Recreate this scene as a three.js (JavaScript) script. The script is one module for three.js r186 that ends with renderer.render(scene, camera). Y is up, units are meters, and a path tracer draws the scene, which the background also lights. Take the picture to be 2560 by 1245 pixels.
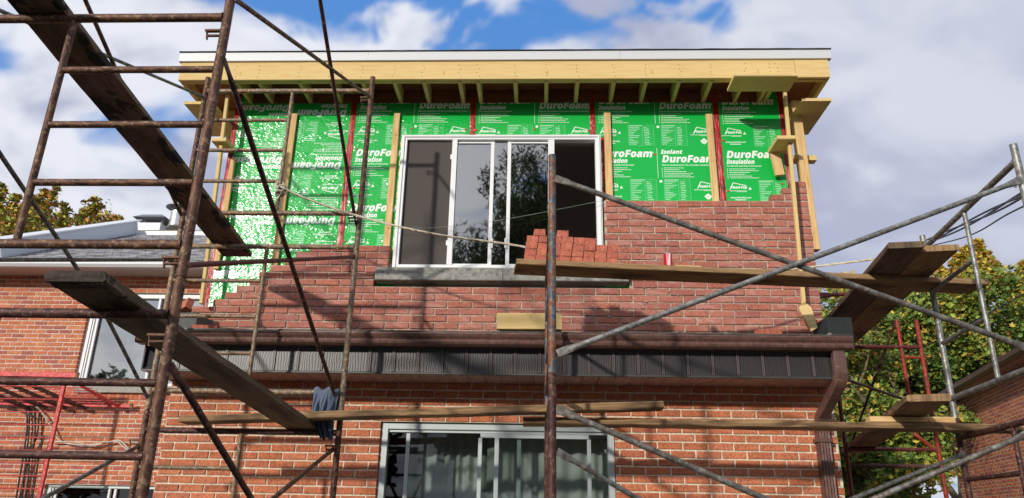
import * as THREE from 'three';
import { mergeGeometries as mergeRaw, toCreasedNormals } from 'three/addons/utils/BufferGeometryUtils.js';

// ------------------------------------------------------------------ camera, sky, sun, exposure
const scene = new THREE.Scene();
const FPX = 1849;                                   // focal length in photo pixels (2560 wide)
const camera = new THREE.PerspectiveCamera(2 * Math.atan(622.5 / FPX) * 180 / Math.PI, 2560 / 1245, 0.05, 400);
camera.rotation.order = 'YXZ';
camera.position.set(0, 1.65, 6.45);
camera.rotation.set(19.84 * Math.PI / 180, 2.41 * Math.PI / 180, 1.13 * Math.PI / 180);
camera.updateMatrixWorld(true);
scene.add(camera);

const renderer = new THREE.WebGLRenderer({ antialias: true });
renderer.setSize(1024, 498);
renderer.toneMapping = THREE.LinearToneMapping;
renderer.toneMappingExposure = 1.0;
renderer.shadowMap.enabled = true;

const SUN = new THREE.Vector3(-0.56, 0.45, 1).normalize();
const sun = new THREE.DirectionalLight(new THREE.Color(1.0, 0.93, 0.84), 3.1);
sun.position.copy(SUN).multiplyScalar(40); sun.target.position.set(0, 3, 0);
sun.castShadow = true; sun.shadow.radius = 3.5; sun.shadow.mapSize.set(4096, 4096);
Object.assign(sun.shadow.camera, { left: -16, right: 16, top: 14, bottom: -10, near: 1, far: 90 });
scene.add(sun, sun.target);

const mergeGeometries = list => mergeRaw(list.map(g => g.index ? g.toNonIndexed() : g));
// ---- seeded noise
function rng(s) { let a = s >>> 0; return () => { a = (a + 0x6D2B79F5) >>> 0; let t = a; t = Math.imul(t ^ (t >>> 15), t | 1); t ^= t + Math.imul(t ^ (t >>> 7), t | 61); return ((t ^ (t >>> 14)) >>> 0) / 4294967296; }; }
function hash2(x, y, s) { let h = Math.imul(x | 0, 374761393) + Math.imul(y | 0, 668265263) + Math.imul(s | 0, 1274126177); h = Math.imul(h ^ (h >>> 13), 1274126177); return ((h ^ (h >>> 16)) >>> 0) / 4294967296; }
function vnoise(x, y, s, px = 0, py = 0) {
  const xi = Math.floor(x), yi = Math.floor(y); let fx = x - xi, fy = y - yi; fx = fx * fx * (3 - 2 * fx); fy = fy * fy * (3 - 2 * fy);
  const m = (v, p) => p ? ((v % p) + p) % p : v;
  const x0 = m(xi, px), x1 = m(xi + 1, px), y0 = m(yi, py), y1 = m(yi + 1, py);
  const a = hash2(x0, y0, s), b = hash2(x1, y0, s), c = hash2(x0, y1, s), d = hash2(x1, y1, s);
  return a + (b - a) * fx + (c - a) * fy + (a - b - c + d) * fx * fy;
}
function fbm(x, y, s, o = 4, px = 0, py = 0) { let v = 0, a = 0.5, t = 0; for (let i = 0; i < o; i++) { v += a * vnoise(x, y, s + i * 17, px, py); t += a; x *= 2; y *= 2; px *= 2; py *= 2; a *= 0.5; } return v / t; }
const sst = (a, b, x) => { const t = Math.min(1, Math.max(0, (x - a) / (b - a))); return t * t * (3 - 2 * t); };
const mix = (a, b, t) => a + (b - a) * t;

// ---- sky: broken autumn cloud with a blue opening
{
  const w = 2048, h = 1024, data = new Float32Array(w * h * 4);
  for (let j = 0; j < h; j++) for (let i = 0; i < w; i++) {
    const el = ((j + 0.5) / h - 0.5) * Math.PI, az = ((i + 0.5) / w - 0.5) * 2 * Math.PI;
    const dx = Math.cos(el) * Math.cos(az), dy = Math.sin(el), dz = Math.cos(el) * Math.sin(az);
    const k = (j * w + i) * 4; let r, g, b;
    if (dy < -0.02) { r = 0.16; g = 0.15; b = 0.14; } else {
      const q = 1 / (Math.max(dy, 0) + 0.35), u = dx * q * 3.4 + 9.3, v = dz * q * 3.4 + 4.1;
      const oc = dz < 0 ? 1 : 0, wx = fbm(u * 1.3, v * 1.3, 5, 3 + oc) - 0.5, wy = fbm(u * 1.3 + 7, v * 1.3 + 3, 11, 3 + oc) - 0.5;
      let c = fbm(u * 1.5 + wx * 1.2, v * 2.2 + wy * 1.2, 3, 5 + 4 * oc);
      // openings of blue between the clouds
      const az2 = dx / Math.max(0.05, -dz), fr = dz < 0 ? 1 : 0;
      const g1 = Math.exp(-(((az2 + 0.30) / 0.36) ** 4) - (((dy - 0.64) / 0.09) ** 2)) * fr;
      const g2 = Math.exp(-(((az2 - 0.24) / 0.15) ** 2) - (((dy - 0.61) / 0.045) ** 2)) * fr;
      c += 0.18 - 0.60 * g1 - 0.40 * g2 + 0.55 * (g1 + g2) * (fbm(u * 5 + wx * 3, v * 7 + wy * 3, 57, 6) - 0.5);
      const cov = sst(0.40, 0.58, c + 0.12 * sst(0.3, 0.6, az2 * fr));
      const dens = fbm(u * 2.3 + 31 + wx * 1.5, v * 3.2 + 17 + wy, 23, 4 + 4 * oc), soft = fbm(u * 0.8 + 2, v * 1.1 + 5, 41, 4);
      const calm = sst(0.15, 0.6, az2 * fr), lit = mix(sst(0.38, 0.62, 0.55 * dens + 0.45 * soft), 0.10 + 0.55 * sst(0.36, 0.66, 0.35 * dens + 0.65 * soft), calm);
      const t = Math.max(0, dy);
      const br = mix(0.22, 0.095, sst(0.05, 0.66, t)), bg = mix(0.40, 0.275, sst(0.05, 0.66, t)), bb = mix(0.70, 0.68, sst(0.05, 0.66, t));
      const cr = mix(0.42, 0.82, lit), cg = mix(0.46, 0.84, lit), cb = mix(0.62, 0.92, lit);
      r = mix(br, cr, cov); g = mix(bg, cg, cov); b = mix(bb, cb, cov);
      const sd = Math.max(0, dx * SUN.x + dy * SUN.y + dz * SUN.z), au = 0.6 * Math.pow(sd, 24) + 0.22 * Math.pow(sd, 5);
      r += au; g += au * 0.96; b += au * 0.88;
    }
    data[k] = r; data[k + 1] = g; data[k + 2] = b; data[k + 3] = 1;
  }
  const sky = new THREE.DataTexture(data, w, h, THREE.RGBAFormat, THREE.FloatType);
  sky.mapping = THREE.EquirectangularReflectionMapping; sky.magFilter = THREE.LinearFilter; sky.minFilter = THREE.LinearFilter; sky.wrapS = THREE.RepeatWrapping; sky.needsUpdate = true;
  scene.background = sky; scene.environment = sky;
  scene.backgroundIntensity = 1; scene.environmentIntensity = 1;
}

// ------------------------------------------------------------------ pixels to places
const V = (x, y, z) => new THREE.Vector3(x, y, z);
const ray = (px, py) => V((px - 1280) / FPX, -(py - 622.5) / FPX, -1).applyEuler(camera.rotation);
const PZ = (px, py, z) => { const r = ray(px, py); return camera.position.clone().addScaledVector(r, (z - camera.position.z) / r.z); };
const PX = (px, py, x) => { const r = ray(px, py); return camera.position.clone().addScaledVector(r, (x - camera.position.x) / r.x); };
const PY = (px, py, y) => { const r = ray(px, py); return camera.position.clone().addScaledVector(r, (y - camera.position.y) / r.y); };

// ------------------------------------------------------------------ objects and parts
const taken = {};
function numbered(n) { const k = taken[n] = (taken[n] ?? -1) + 1; return k ? n + '_' + String(k).padStart(3, '0') : n; }
const groupsToBase = [];
function thing(name, label, category, group) {
  const o = new THREE.Group(); o.name = numbered(name); o.userData = { label, category }; if (group) o.userData.group = group;
  scene.add(o); groupsToBase.push(o); return o;
}
function mesh(parent, name, geo, mat) { const m = new THREE.Mesh(geo, mat); m.name = name; m.castShadow = m.receiveShadow = true; if (parent) parent.add(m); return m; }
function single(name, label, category, group, geo, mat) {
  geo.computeBoundingBox(); const b = geo.boundingBox, c = V((b.min.x + b.max.x) / 2, b.min.y, (b.min.z + b.max.z) / 2);
  geo.translate(-c.x, -c.y, -c.z);
  const m = mesh(scene, numbered(name), geo, mat); m.position.copy(c); m.userData = { label, category }; if (group) m.userData.group = group; return m;
}
function structure(name, geo, mat) { const m = mesh(scene, name, geo, mat); m.userData.kind = 'structure'; return m; }

// ------------------------------------------------------------------ textures
function texFn(w, h, fn, srgb = true, rep = true) {
  const d = new Uint8Array(w * h * 4);
  for (let j = 0; j < h; j++) for (let i = 0; i < w; i++) { const c = fn(i / w, j / h, i, j), k = (j * w + i) * 4; for (let q = 0; q < 3; q++) d[k + q] = Math.max(0, Math.min(255, (Array.isArray(c) ? c[q] : c) * 255)); d[k + 3] = 255; }
  const t = new THREE.DataTexture(d, w, h, THREE.RGBAFormat); t.magFilter = THREE.LinearFilter; t.minFilter = THREE.LinearMipmapLinearFilter; t.generateMipmaps = true;
  if (rep) t.wrapS = t.wrapT = THREE.RepeatWrapping; if (srgb) t.colorSpace = THREE.SRGBColorSpace; t.needsUpdate = true; return t;
}
const lin = (r, g, b) => new THREE.Color().setRGB(r, g, b);
const std = o => new THREE.MeshStandardMaterial({ roughness: 0.8, ...o });
const phys = o => new THREE.MeshPhysicalMaterial({ roughness: 0.8, ...o });

// fired clay: fine grain, drag marks, small pits
const clayMap = texFn(512, 256, (u, v) => { const n = fbm(u * 40, v * 20, 1, 4, 40, 20), m = fbm(u * 6, v * 6, 2, 3, 6, 6), s = fbm(u * 8, v * 60, 9, 2, 8, 60); return 0.80 + 0.24 * (n - 0.5) + 0.16 * (m - 0.5) + 0.12 * (s - 0.5) - (n < 0.3 ? 0.10 : 0); });
const clayBump = texFn(256, 256, (u, v) => fbm(u * 32, v * 32, 7, 4, 32, 32), false);
// clay with smeared mortar film
const smearMap = s => texFn(512, 256, (u, v) => {
  const n = fbm(u * 40, v * 20, s, 4, 40, 20), e = fbm(u * 5 + 3 * v, v * 5, s + 4, 5, 5, 5), k = fbm(u * 24, v * 24, s + 8, 3, 24, 24);
  const f = sst(0.52, 0.76, e) * (0.25 + 0.7 * k) * 0.75, a = 0.80 + 0.24 * (n - 0.5);
  return [mix(a, 0.92, f), mix(a, 1.18, f), mix(a, 1.28, f)];
});
const smearA = smearMap(60), smearB = smearMap(91);
const mortarMap = texFn(256, 256, (u, v) => 0.7 + 0.3 * fbm(u * 48, v * 48, 12, 4, 48, 48));
function brickMats(cols, map, n = 0.004) { return cols.map(c => std({ color: lin(...c), map, bumpMap: clayBump, bumpScale: n, roughness: 0.9 })); }
const lowBrickMats = brickMats([[0.88, 0.285, 0.13], [0.82, 0.255, 0.112], [0.94, 0.31, 0.145], [0.76, 0.235, 0.115], [0.88, 0.30, 0.16]], clayMap);
const upBrickMats = [...brickMats([[0.70, 0.25, 0.175], [0.64, 0.22, 0.152], [0.76, 0.275, 0.19]], smearA), ...brickMats([[0.68, 0.245, 0.175], [0.60, 0.205, 0.155]], smearB), ...brickMats([[0.71, 0.24, 0.155]], clayMap)];
const farBrickMats = brickMats([[0.94, 0.31, 0.15], [0.84, 0.26, 0.13], [1.0, 0.37, 0.18], [0.68, 0.21, 0.15], [0.92, 0.29, 0.12]], clayMap);
const stackBrickMats = brickMats([[0.78, 0.23, 0.14], [0.72, 0.205, 0.125], [0.82, 0.25, 0.15]], clayMap, 0.0007);
const lowMortar = std({ color: lin(1.0, 0.90, 0.68), map: mortarMap, bumpMap: clayBump, bumpScale: 0.006, roughness: 0.95 });
const upMortar = std({ color: lin(0.70, 0.62, 0.49), map: mortarMap, bumpMap: clayBump, bumpScale: 0.008, roughness: 0.95 });
const farMortar = std({ color: lin(1.0, 0.92, 0.76), map: mortarMap, roughness: 0.95 });

// timber: u runs along the grain, in metres
function woodTex(seed, base, dark, knots, stain, spots) {
  const R = rng(seed), K = Array.from({ length: knots }, () => [R(), R(), 0.010 + R() * 0.016]);
  return texFn(1024, 256, (u, v) => {
    let w = v + 0.05 * (fbm(u * 4, v * 3, seed, 3, 4, 3) - 0.5), kd = 0;
    for (const [kx, ky, kr] of K) { let dx = Math.abs(u - kx); dx = Math.min(dx, 1 - dx) * 2; let dy = Math.abs(v - ky); dy = Math.min(dy, 1 - dy) * 0.5; const d = Math.hypot(dx, dy) / kr; kd = Math.max(kd, 1 - sst(0.6, 1.1, d)); w += 0.05 * Math.exp(-d * 0.6) * (v > ky ? 1 : -1); }
    const g = fbm(u * 5, w * 46, seed + 3, 4, 5, 0), f = fbm(u * 30, w * 160, seed + 5, 2, 30, 0), b = fbm(u * 3, v * 4, seed + 9, 4, 3, 4);
    let t = 0.38 * sst(0.3, 0.85, g) + 0.25 * f + stain * sst(0.45, 0.75, b); t = Math.min(1, t + kd * 0.75);
    let c = base.map((x, i) => mix(x, dark[i], t));
    if (spots) { const s = fbm(u * 9, v * 6, seed + 21, 5, 9, 6), q = sst(0.53, 0.58, s) * sst(0.40, 0.52, fbm(u * 3, v * 2, seed + 31, 3, 3, 2)); c = c.map(x => mix(x, 0.07, q * 0.92)); }
    return c;
  });
}
const freshTex = woodTex(5, [0.88, 0.78, 0.54], [0.80, 0.65, 0.40], 9, 0.12, false);
const paleTex = woodTex(15, [0.92, 0.80, 0.58], [0.70, 0.52, 0.30], 7, 0.2, false);
const weatherTex = woodTex(25, [0.68, 0.55, 0.38], [0.28, 0.20, 0.13], 8, 0.5, false);
const greyTex = woodTex(35, [0.50, 0.42, 0.32], [0.18, 0.14, 0.10], 7, 0.6, false);
const mouldTex = woodTex(45, [0.52, 0.42, 0.33], [0.27, 0.20, 0.14], 6, 0.5, true);
const plyTex = woodTex(55, [0.58, 0.38, 0.24], [0.36, 0.20, 0.12], 6, 0.4, false);
const grainBump = texFn(512, 256, (u, v) => 0.6 * fbm(u * 8, v * 90, 77, 3, 8, 90) + 0.4 * fbm(u * 20, v * 20, 78, 3, 20, 20), false);
const wood = (map, b = 0.003, c = 1) => std({ map, color: lin(c, c, c), bumpMap: grainBump, bumpScale: b, roughness: 0.85 });
const freshWood = wood(freshTex, 0.0015), paleWood = wood(paleTex, 0.0015), plankWood = wood(weatherTex, 0.002), greyPlank = wood(greyTex, 0.0025), mouldPlank = wood(mouldTex, 0.0025), plyWood = wood(plyTex, 0.001);

// scaffold steel: paint, rust and splashed mortar
function steelTex(seed, base, rust, splash, amt) {
  return texFn(512, 256, (u, v) => {
    const a = fbm(u * 24, v * 10, seed, 5, 24, 10), b = fbm(u * 64, v * 24, seed + 5, 3, 64, 24), c = fbm(u * 56, v * 20, seed + 11, 4, 56, 20);
    const f = sst(0.34, 0.66, a), s = sst(0.62 - amt * 0.1, 0.74 - amt * 0.1, c) * (0.35 + 0.5 * b);
    return base.map((x, i) => mix(mix(x, rust[i], f) * (0.75 + 0.5 * b), splash[i], s));
  });
}
const steelBump = texFn(256, 256, (u, v) => { const c = fbm(u * 24, v * 12, 16, 5, 24, 12); return 0.4 * fbm(u * 40, v * 30, 3, 3, 40, 30) + 0.6 * sst(0.5, 0.8, c); }, false);
const steel = (t, r = 0.62, m = 0.25) => std({ map: t, roughness: r, metalness: m, bumpMap: steelBump, bumpScale: 0.003 });
const rustySteel = steel(steelTex(101, [0.30, 0.19, 0.15], [0.42, 0.29, 0.20], [0.62, 0.54, 0.43], 0.25));
const darkSteel = steel(steelTex(121, [0.26, 0.15, 0.14], [0.33, 0.20, 0.16], [0.55, 0.46, 0.38], 0.2));
const paleSteel = steel(steelTex(141, [0.47, 0.42, 0.37], [0.52, 0.40, 0.28], [0.72, 0.66, 0.55], 0.7));
const galvSteel = steel(steelTex(161, [0.58, 0.59, 0.58], [0.48, 0.47, 0.45], [0.68, 0.66, 0.60], 0.4), 0.5, 0.5);
const greySteel = steel(steelTex(181, [0.46, 0.46, 0.44], [0.38, 0.35, 0.32], [0.62, 0.58, 0.52], 0.3), 0.55, 0.4);
const redSteel = steel(steelTex(201, [0.62, 0.20, 0.12], [0.50, 0.20, 0.14], [0.70, 0.42, 0.32], 0.3));
const maroonSteel = steel(steelTex(221, [0.38, 0.12, 0.12], [0.34, 0.16, 0.14], [0.55, 0.36, 0.32], 0.1), 0.5);
const blueSteel = steel(steelTex(241, [0.30, 0.36, 0.42], [0.48, 0.30, 0.20], [0.60, 0.52, 0.42], 0.6));
const redPaint = steel(steelTex(261, [0.74, 0.21, 0.20], [0.64, 0.19, 0.18], [0.86, 0.45, 0.42], 0.2), 0.5, 0.1);

// ------------------------------------------------------------------ geometry helpers
const flat = g => { const n = g.index ? g.toNonIndexed() : g; n.computeVertexNormals(); return n; };
// a bar swept along x from 0 to L with a given cross-section (y,z pairs, counter-clockwise seen from +x), uv in metres
function sweep(sec, L, { seg = 1, wob = 0, seed = 1, u0 = 0, scale = null } = {}) {
  const R = rng(seed), pos = [], uv = [], n = sec.length, per = [0];
  for (let i = 0; i < n; i++) { const a = sec[i], b = sec[(i + 1) % n]; per.push(per[i] + Math.hypot(a[0] - b[0], a[1] - b[1])); }
  const st = []; for (let s = 0; s <= seg; s++) { const e = s === 0 || s === seg; st.push(sec.map(([y, z]) => [L * s / seg + (e ? (R() - 0.5) * wob * 1.5 : 0), y + (R() - 0.5) * wob, z + (R() - 0.5) * wob])); if (scale) { const k = scale(s / seg); st[s] = st[s].map(([x, y, z]) => [x, y * k[0] + (k[2] || 0), z * k[1]]); } }
  const q = (A, B, C, D, ua, ub, va, vb) => { pos.push(...A, ...B, ...C, ...A, ...C, ...D); uv.push(ua, va, ub, va, ub, vb, ua, va, ub, vb, ua, vb); };
  for (let s = 0; s < seg; s++) for (let i = 0; i < n; i++) { const j = (i + 1) % n; q(st[s][i], st[s + 1][i], st[s + 1][j], st[s][j], u0 + L * s / seg, u0 + L * (s + 1) / seg, per[i] * 2 + u0, per[i + 1] * 2 + u0); }
  for (const [s, d] of [[0, 1], [seg, -1]]) { const c = [0, 1, 2].map(k => st[s].reduce((t, p) => t + p[k], 0) / n); for (let i = 0; i < n; i++) { const j = (i + 1) % n, A = st[s][i], B = st[s][j]; const tri = d > 0 ? [c, A, B] : [c, B, A]; for (const p of tri) { pos.push(...p); uv.push(u0 + p[1] * 0.5, u0 + p[2] * 2); } } }
  const g = new THREE.BufferGeometry(); g.setAttribute('position', new THREE.Float32BufferAttribute(pos, 3)); g.setAttribute('uv', new THREE.Float32BufferAttribute(uv, 2)); g.computeVertexNormals(); return g;
}
const rectSec = (h, w, c = 0.004) => [[-h / 2 + c, -w / 2], [-h / 2, -w / 2 + c], [-h / 2, w / 2 - c], [-h / 2 + c, w / 2], [h / 2 - c, w / 2], [h / 2, w / 2 - c], [h / 2, -w / 2 + c], [h / 2 - c, -w / 2]].reverse().map(([y, z]) => [y, z]);
function basis(a, b, up = V(0, 1, 0)) { const x = b.clone().sub(a).normalize(), z = x.clone().cross(up).normalize(), y = z.clone().cross(x); return new THREE.Matrix4().makeBasis(x, y, z).setPosition(a); }
// timber from a to b (centre line), t thick along up, w wide
function lumber(a, b, t, w, o = {}) { return sweep(rectSec(t, w, o.c ?? 0.004), a.distanceTo(b), { seg: o.seg ?? 1, wob: o.wob ?? 0, seed: o.seed ?? 1, u0: o.u0 ?? (o.seed ?? 1) * 0.37, scale: o.scale }).applyMatrix4(basis(a, b, o.up ?? V(0, 1, 0))); }
// scaffold plank: a, b on its bottom edge nearest the viewer; it lies back from there by w (side = +1: away to the left of a->b seen from above)
function plankFrom(a, b, w, t, o = {}) { const d = b.clone().sub(a), s = V(d.z, 0, -d.x).normalize().multiplyScalar((o.side ?? 1) * w / 2), up = V(0, t / 2, 0); return lumber(a.clone().add(s).add(up), b.clone().add(s).add(up), t, w, { seg: 10, wob: 0.003, c: 0.006, ...o }); }
function tube(a, b, r, { seg = 12, u0 = 0, rb = r } = {}) {
  const L = a.distanceTo(b), g = new THREE.CylinderGeometry(rb, r, L, seg, 1); const uv = g.attributes.uv;
  for (let i = 0; i < uv.count; i++) uv.setXY(i, uv.getY(i) * L + u0, uv.getX(i) * 0.35 + u0);
  g.translate(0, L / 2, 0); g.applyQuaternion(new THREE.Quaternion().setFromUnitVectors(V(0, 1, 0), b.clone().sub(a).normalize())); g.translate(a.x, a.y, a.z); return g;
}
function curveTube(pts, r, seg = 40, rad = 8, closed = false) { return new THREE.TubeGeometry(new THREE.CatmullRomCurve3(pts, closed), seg, r, rad, closed); }
// brace: round tube with hammered flat, drilled ends; pts may bend
function braceGeo(pts, r, u0 = 0) {
  const C = new THREE.CurvePath(); for (let i = 0; i + 1 < pts.length; i++) C.add(new THREE.LineCurve3(pts[i], pts[i + 1]));
  const L = C.getLength(), S = [0, 0.05, 0.06, 0.13]; for (let s = 0.4; s < L - 0.2; s += 0.35) S.push(s); S.push(L - 0.13, L - 0.06, L - 0.05, L);
  const N = 12, pos = [], uv = [], idx = [];
  const dir0 = pts[pts.length - 1].clone().sub(pts[0]).normalize(), side = dir0.clone().cross(V(0, 1, 0)).normalize(), upv = side.clone().cross(dir0);
  S.forEach((s, k) => { const p = C.getPointAt(Math.min(1, s / L)), e = Math.min(s, L - s), f = sst(0.055, 0.13, e), ry = mix(r * 1.45, r, f), rz = mix(r * 0.3, r, f);
    for (let i = 0; i <= N; i++) { const t = i / N * 2 * Math.PI, v = p.clone().addScaledVector(upv, Math.cos(t) * ry).addScaledVector(side, Math.sin(t) * rz); pos.push(v.x, v.y, v.z); uv.push(s + u0, i / N * 0.2 + u0); } });
  for (let k = 0; k + 1 < S.length; k++) for (let i = 0; i < N; i++) { const a = k * (N + 1) + i, b = a + N + 1; idx.push(a, a + 1, b, b, a + 1, b + 1); }
  for (const [k, o] of [[0, 1], [S.length - 1, -1]]) for (let i = 1; i + 1 < N; i++) { const a = k * (N + 1); o > 0 ? idx.push(a, a + i + 1, a + i) : idx.push(a, a + i, a + i + 1); }
  const g = new THREE.BufferGeometry(); g.setAttribute('position', new THREE.Float32BufferAttribute(pos, 3)); g.setAttribute('uv', new THREE.Float32BufferAttribute(uv, 2)); g.setIndex(idx); g.computeVertexNormals(); return g;
}
function box(x0, x1, y0, y1, z0, z1, c = 0) {
  if (c) { const g = sweep(rectSec(y1 - y0, z1 - z0, c), x1 - x0, { u0: x0 }); return g.translate(x0, (y0 + y1) / 2, (z0 + z1) / 2); }
  const g = new THREE.BoxGeometry(x1 - x0, y1 - y0, z1 - z0), p = g.attributes.position, n = g.attributes.normal, uv = g.attributes.uv; g.translate((x0 + x1) / 2, (y0 + y1) / 2, (z0 + z1) / 2);
  for (let i = 0; i < p.count; i++) { const ax = Math.abs(n.getX(i)), ay = Math.abs(n.getY(i)); if (ax > 0.5) uv.setXY(i, p.getZ(i), p.getY(i)); else if (ay > 0.5) uv.setXY(i, p.getX(i), p.getZ(i)); else uv.setXY(i, p.getX(i), p.getY(i)); }
  return g;
}
const uvWorldXY = (g, sx = 1, sy = 1, ox = 0, oy = 0) => { const p = g.attributes.position, uv = g.attributes.uv; for (let i = 0; i < p.count; i++) uv.setXY(i, (p.getX(i) - ox) * sx, (p.getY(i) - oy) * sy); return g; };

// ------------------------------------------------------------------ brickwork
function brickGeo(L, Hh, D, seed, j = 0.0014, c = 0.0035, chip = 0) {
  const R = rng(seed), w = () => (R() - 0.5) * 2 * j, pos = [], uv = [], o = R() * 3, o2 = R();
  const F4 = [[-L / 2 + c, -Hh / 2 + c], [L / 2 - c, -Hh / 2 + c], [L / 2 - c, Hh / 2 - c], [-L / 2 + c, Hh / 2 - c]].map(([x, y]) => { const ch = R() < chip ? 0.004 + R() * 0.009 : 0; return [x + w() - Math.sign(x) * ch, y + w() - Math.sign(y) * ch * 0.6, w() * 0.6]; });
  const E4 = [[-L / 2, -Hh / 2], [L / 2, -Hh / 2], [L / 2, Hh / 2], [-L / 2, Hh / 2]].map(([x, y]) => [x + w(), y + w(), -c]);
  const B4 = E4.map(([x, y]) => [x, y, -D]);
  const q = (a, b, cc, d) => { pos.push(...a, ...b, ...cc, ...a, ...cc, ...d); for (const p of [a, b, cc, a, cc, d]) uv.push(o + p[0] / 0.42, o2 + (p[1] + p[2]) / 0.21); };
  q(...F4); for (let i = 0; i < 4; i++) { const k = (i + 1) % 4; q(E4[i], E4[k], F4[k], F4[i]); q(B4[i], B4[k], E4[k], E4[i]); }
  const g = new THREE.BufferGeometry(); g.setAttribute('position', new THREE.Float32BufferAttribute(pos, 3)); g.setAttribute('uv', new THREE.Float32BufferAttribute(uv, 2)); g.computeVertexNormals(); return g;
}
// courses: [{y, runs:[[xa,xb]...], k}] on the wall's own plane (z = 0), placed by matrix M
function layBricks(parent, courses, { L, C, joint, D, mats, seed, keep = 300, rough = 1, chip = 0.06, M = new THREE.Matrix4(), phase = 0, stuffName = 'brickwork_remainder' }) {
  const geos = Array.from({ length: 12 }, (_, i) => brickGeo(L - joint, C - joint, D, seed + i * 7, 0.0014 * rough, 0.0035, chip)), R = rng(seed + 99), list = [], inv = new THREE.Vector3();
  for (const { y, runs, k } of courses) for (const [xa, xb] of runs) {
    const off = phase + (k % 2 ? L / 2 : 0); let i0 = Math.floor((xa - off) / L);
    for (let i = i0; off + i * L < xb; i++) {
      let a = Math.max(xa, off + i * L + joint / 2), b = Math.min(xb, off + (i + 1) * L - joint / 2); if (b - a < 0.025) continue;
      const p = inv.set((a + b) / 2, y + C / 2, 0).clone().applyMatrix4(M), s = p.clone().project(camera), d = p.distanceTo(camera.position);
      const inside = Math.abs(s.x) < 1.03 && Math.abs(s.y) < 1.03 && s.z < 1;
      list.push({ x: (a + b) / 2, y: y + C / 2, l: b - a, score: (inside ? 1000 : 0) + (b - a) * 100 / d, r1: R(), r2: R(), r3: R(), r4: R(), m: R() });
    }
  }
  list.sort((a, b) => b.score - a.score); const rest = {};
  list.forEach((o, n) => {
    const g = geos[Math.floor(o.r1 * geos.length)], mi = Math.floor(o.m * mats.length), q = new THREE.Quaternion().setFromEuler(new THREE.Euler((o.r2 - 0.5) * 0.012, (o.r3 - 0.5) * 0.006, (o.r4 - 0.5) * 0.006 * rough));
    const mt = new THREE.Matrix4().compose(V(o.x, o.y + (o.r3 - 0.5) * 0.0016 * rough, (o.r4 - 0.5) * 0.004 * rough), q, V(o.l / (L - joint), 1, 1)).premultiply(M);
    if (n < keep) { const m = mesh(parent, 'brick', g, mats[mi]); mt.decompose(m.position, m.quaternion, m.scale); }
    else (rest[mi] ??= []).push(g.clone().applyMatrix4(mt));
  });
  for (const mi in rest) { const m = mesh(parent, stuffName, mergeGeometries(rest[mi]), mats[mi]); m.userData.kind = 'stuff'; }
}
function mortarBed(courses, C, D, back = 0.009, M = new THREE.Matrix4()) {
  const gs = []; for (const { y, runs } of courses) for (const [a, b] of runs) gs.push(box(a + 0.002, b - 0.002, y - 0.0005, y + C - 0.001, -D, -back)); return mergeGeometries(gs).applyMatrix4(M);
}

// ------------------------------------------------------------------ ground
{
  const g = new THREE.PlaneGeometry(400, 400).rotateX(-Math.PI / 2); const uv = g.attributes.uv; for (let i = 0; i < uv.count; i++) uv.setXY(i, uv.getX(i) * 80, uv.getY(i) * 80);
  const t = texFn(512, 512, (u, v) => { const a = fbm(u * 30, v * 30, 301, 5, 30, 30), b = fbm(u * 5, v * 5, 302, 4, 5, 5); return [0.20 + 0.12 * a + 0.04 * b, 0.20 + 0.11 * a + 0.03 * b, 0.19 + 0.10 * a]; });
  structure('ground', g, std({ map: t, roughness: 0.95 }));
}

// ------------------------------------------------------------------ the house: old ground floor
const glassClear = phys({ color: lin(0.74, 0.78, 0.77), transmission: 1, thickness: 0, roughness: 0.0, ior: 1.45 });
const glassCoat = phys({ color: lin(0.62, 0.66, 0.66), transmission: 1, thickness: 0, roughness: 0.018, ior: 3.1 });
const whiteVinyl = std({ color: lin(0.80, 0.81, 0.80), roughness: 0.45 });
const aluminium = std({ color: lin(0.46, 0.51, 0.50), roughness: 0.42, metalness: 0.2 });
const brownMetalMap = texFn(512, 128, (u, v) => { const a = fbm(u * 40, v * 10, 401, 4, 40, 10), s = fbm(u * 90, v * 40, 402, 3, 90, 40); return 0.78 + 0.3 * (a - 0.5) + (s > 0.72 ? 0.35 : 0); });
const brownMetal = std({ color: lin(0.25, 0.135, 0.108), map: brownMetalMap, roughness: 0.42, metalness: 0.1 });
const soffitMetal = std({ color: lin(0.66, 0.47, 0.41), map: brownMetalMap, roughness: 0.55 });
const sidingMap = texFn(256, 256, (u, v) => { const w = u * 9 + 1.6 * fbm(u * 3, v * 5, 413, 3, 3, 5); return 0.74 + 0.07 * Math.sin(w * 6.283) + 0.16 * (fbm(u * 20, v * 6, 411, 3, 20, 6) - 0.5); });  // lighter streaks on the embossed crests are sheen painted into the colour
const sidingBump = texFn(256, 512, (u, v) => { const w = u * 9 + 1.6 * fbm(u * 3, v * 5, 413, 3, 3, 5); return 0.5 + 0.5 * Math.sin(w * 6.283) * (0.5 + 0.5 * fbm(u * 6, v * 3, 414, 2, 6, 3)); }, false);
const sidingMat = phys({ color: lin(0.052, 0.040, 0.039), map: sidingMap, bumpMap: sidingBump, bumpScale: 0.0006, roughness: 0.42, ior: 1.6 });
const ribMat = std({ color: lin(0.10, 0.08, 0.078), roughness: 0.4 });  // caught light painted in: ribs coloured lighter than the panels
const interiorDark = std({ color: lin(0.34, 0.28, 0.25), roughness: 0.9 });
const curtainMat = phys({ color: lin(0.74, 0.74, 0.70), roughness: 0.95, transmission: 0.15, thickness: 0, side: THREE.DoubleSide });
const roofing = std({ color: lin(0.05, 0.05, 0.055), map: mortarMap, roughness: 0.9 });

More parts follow.
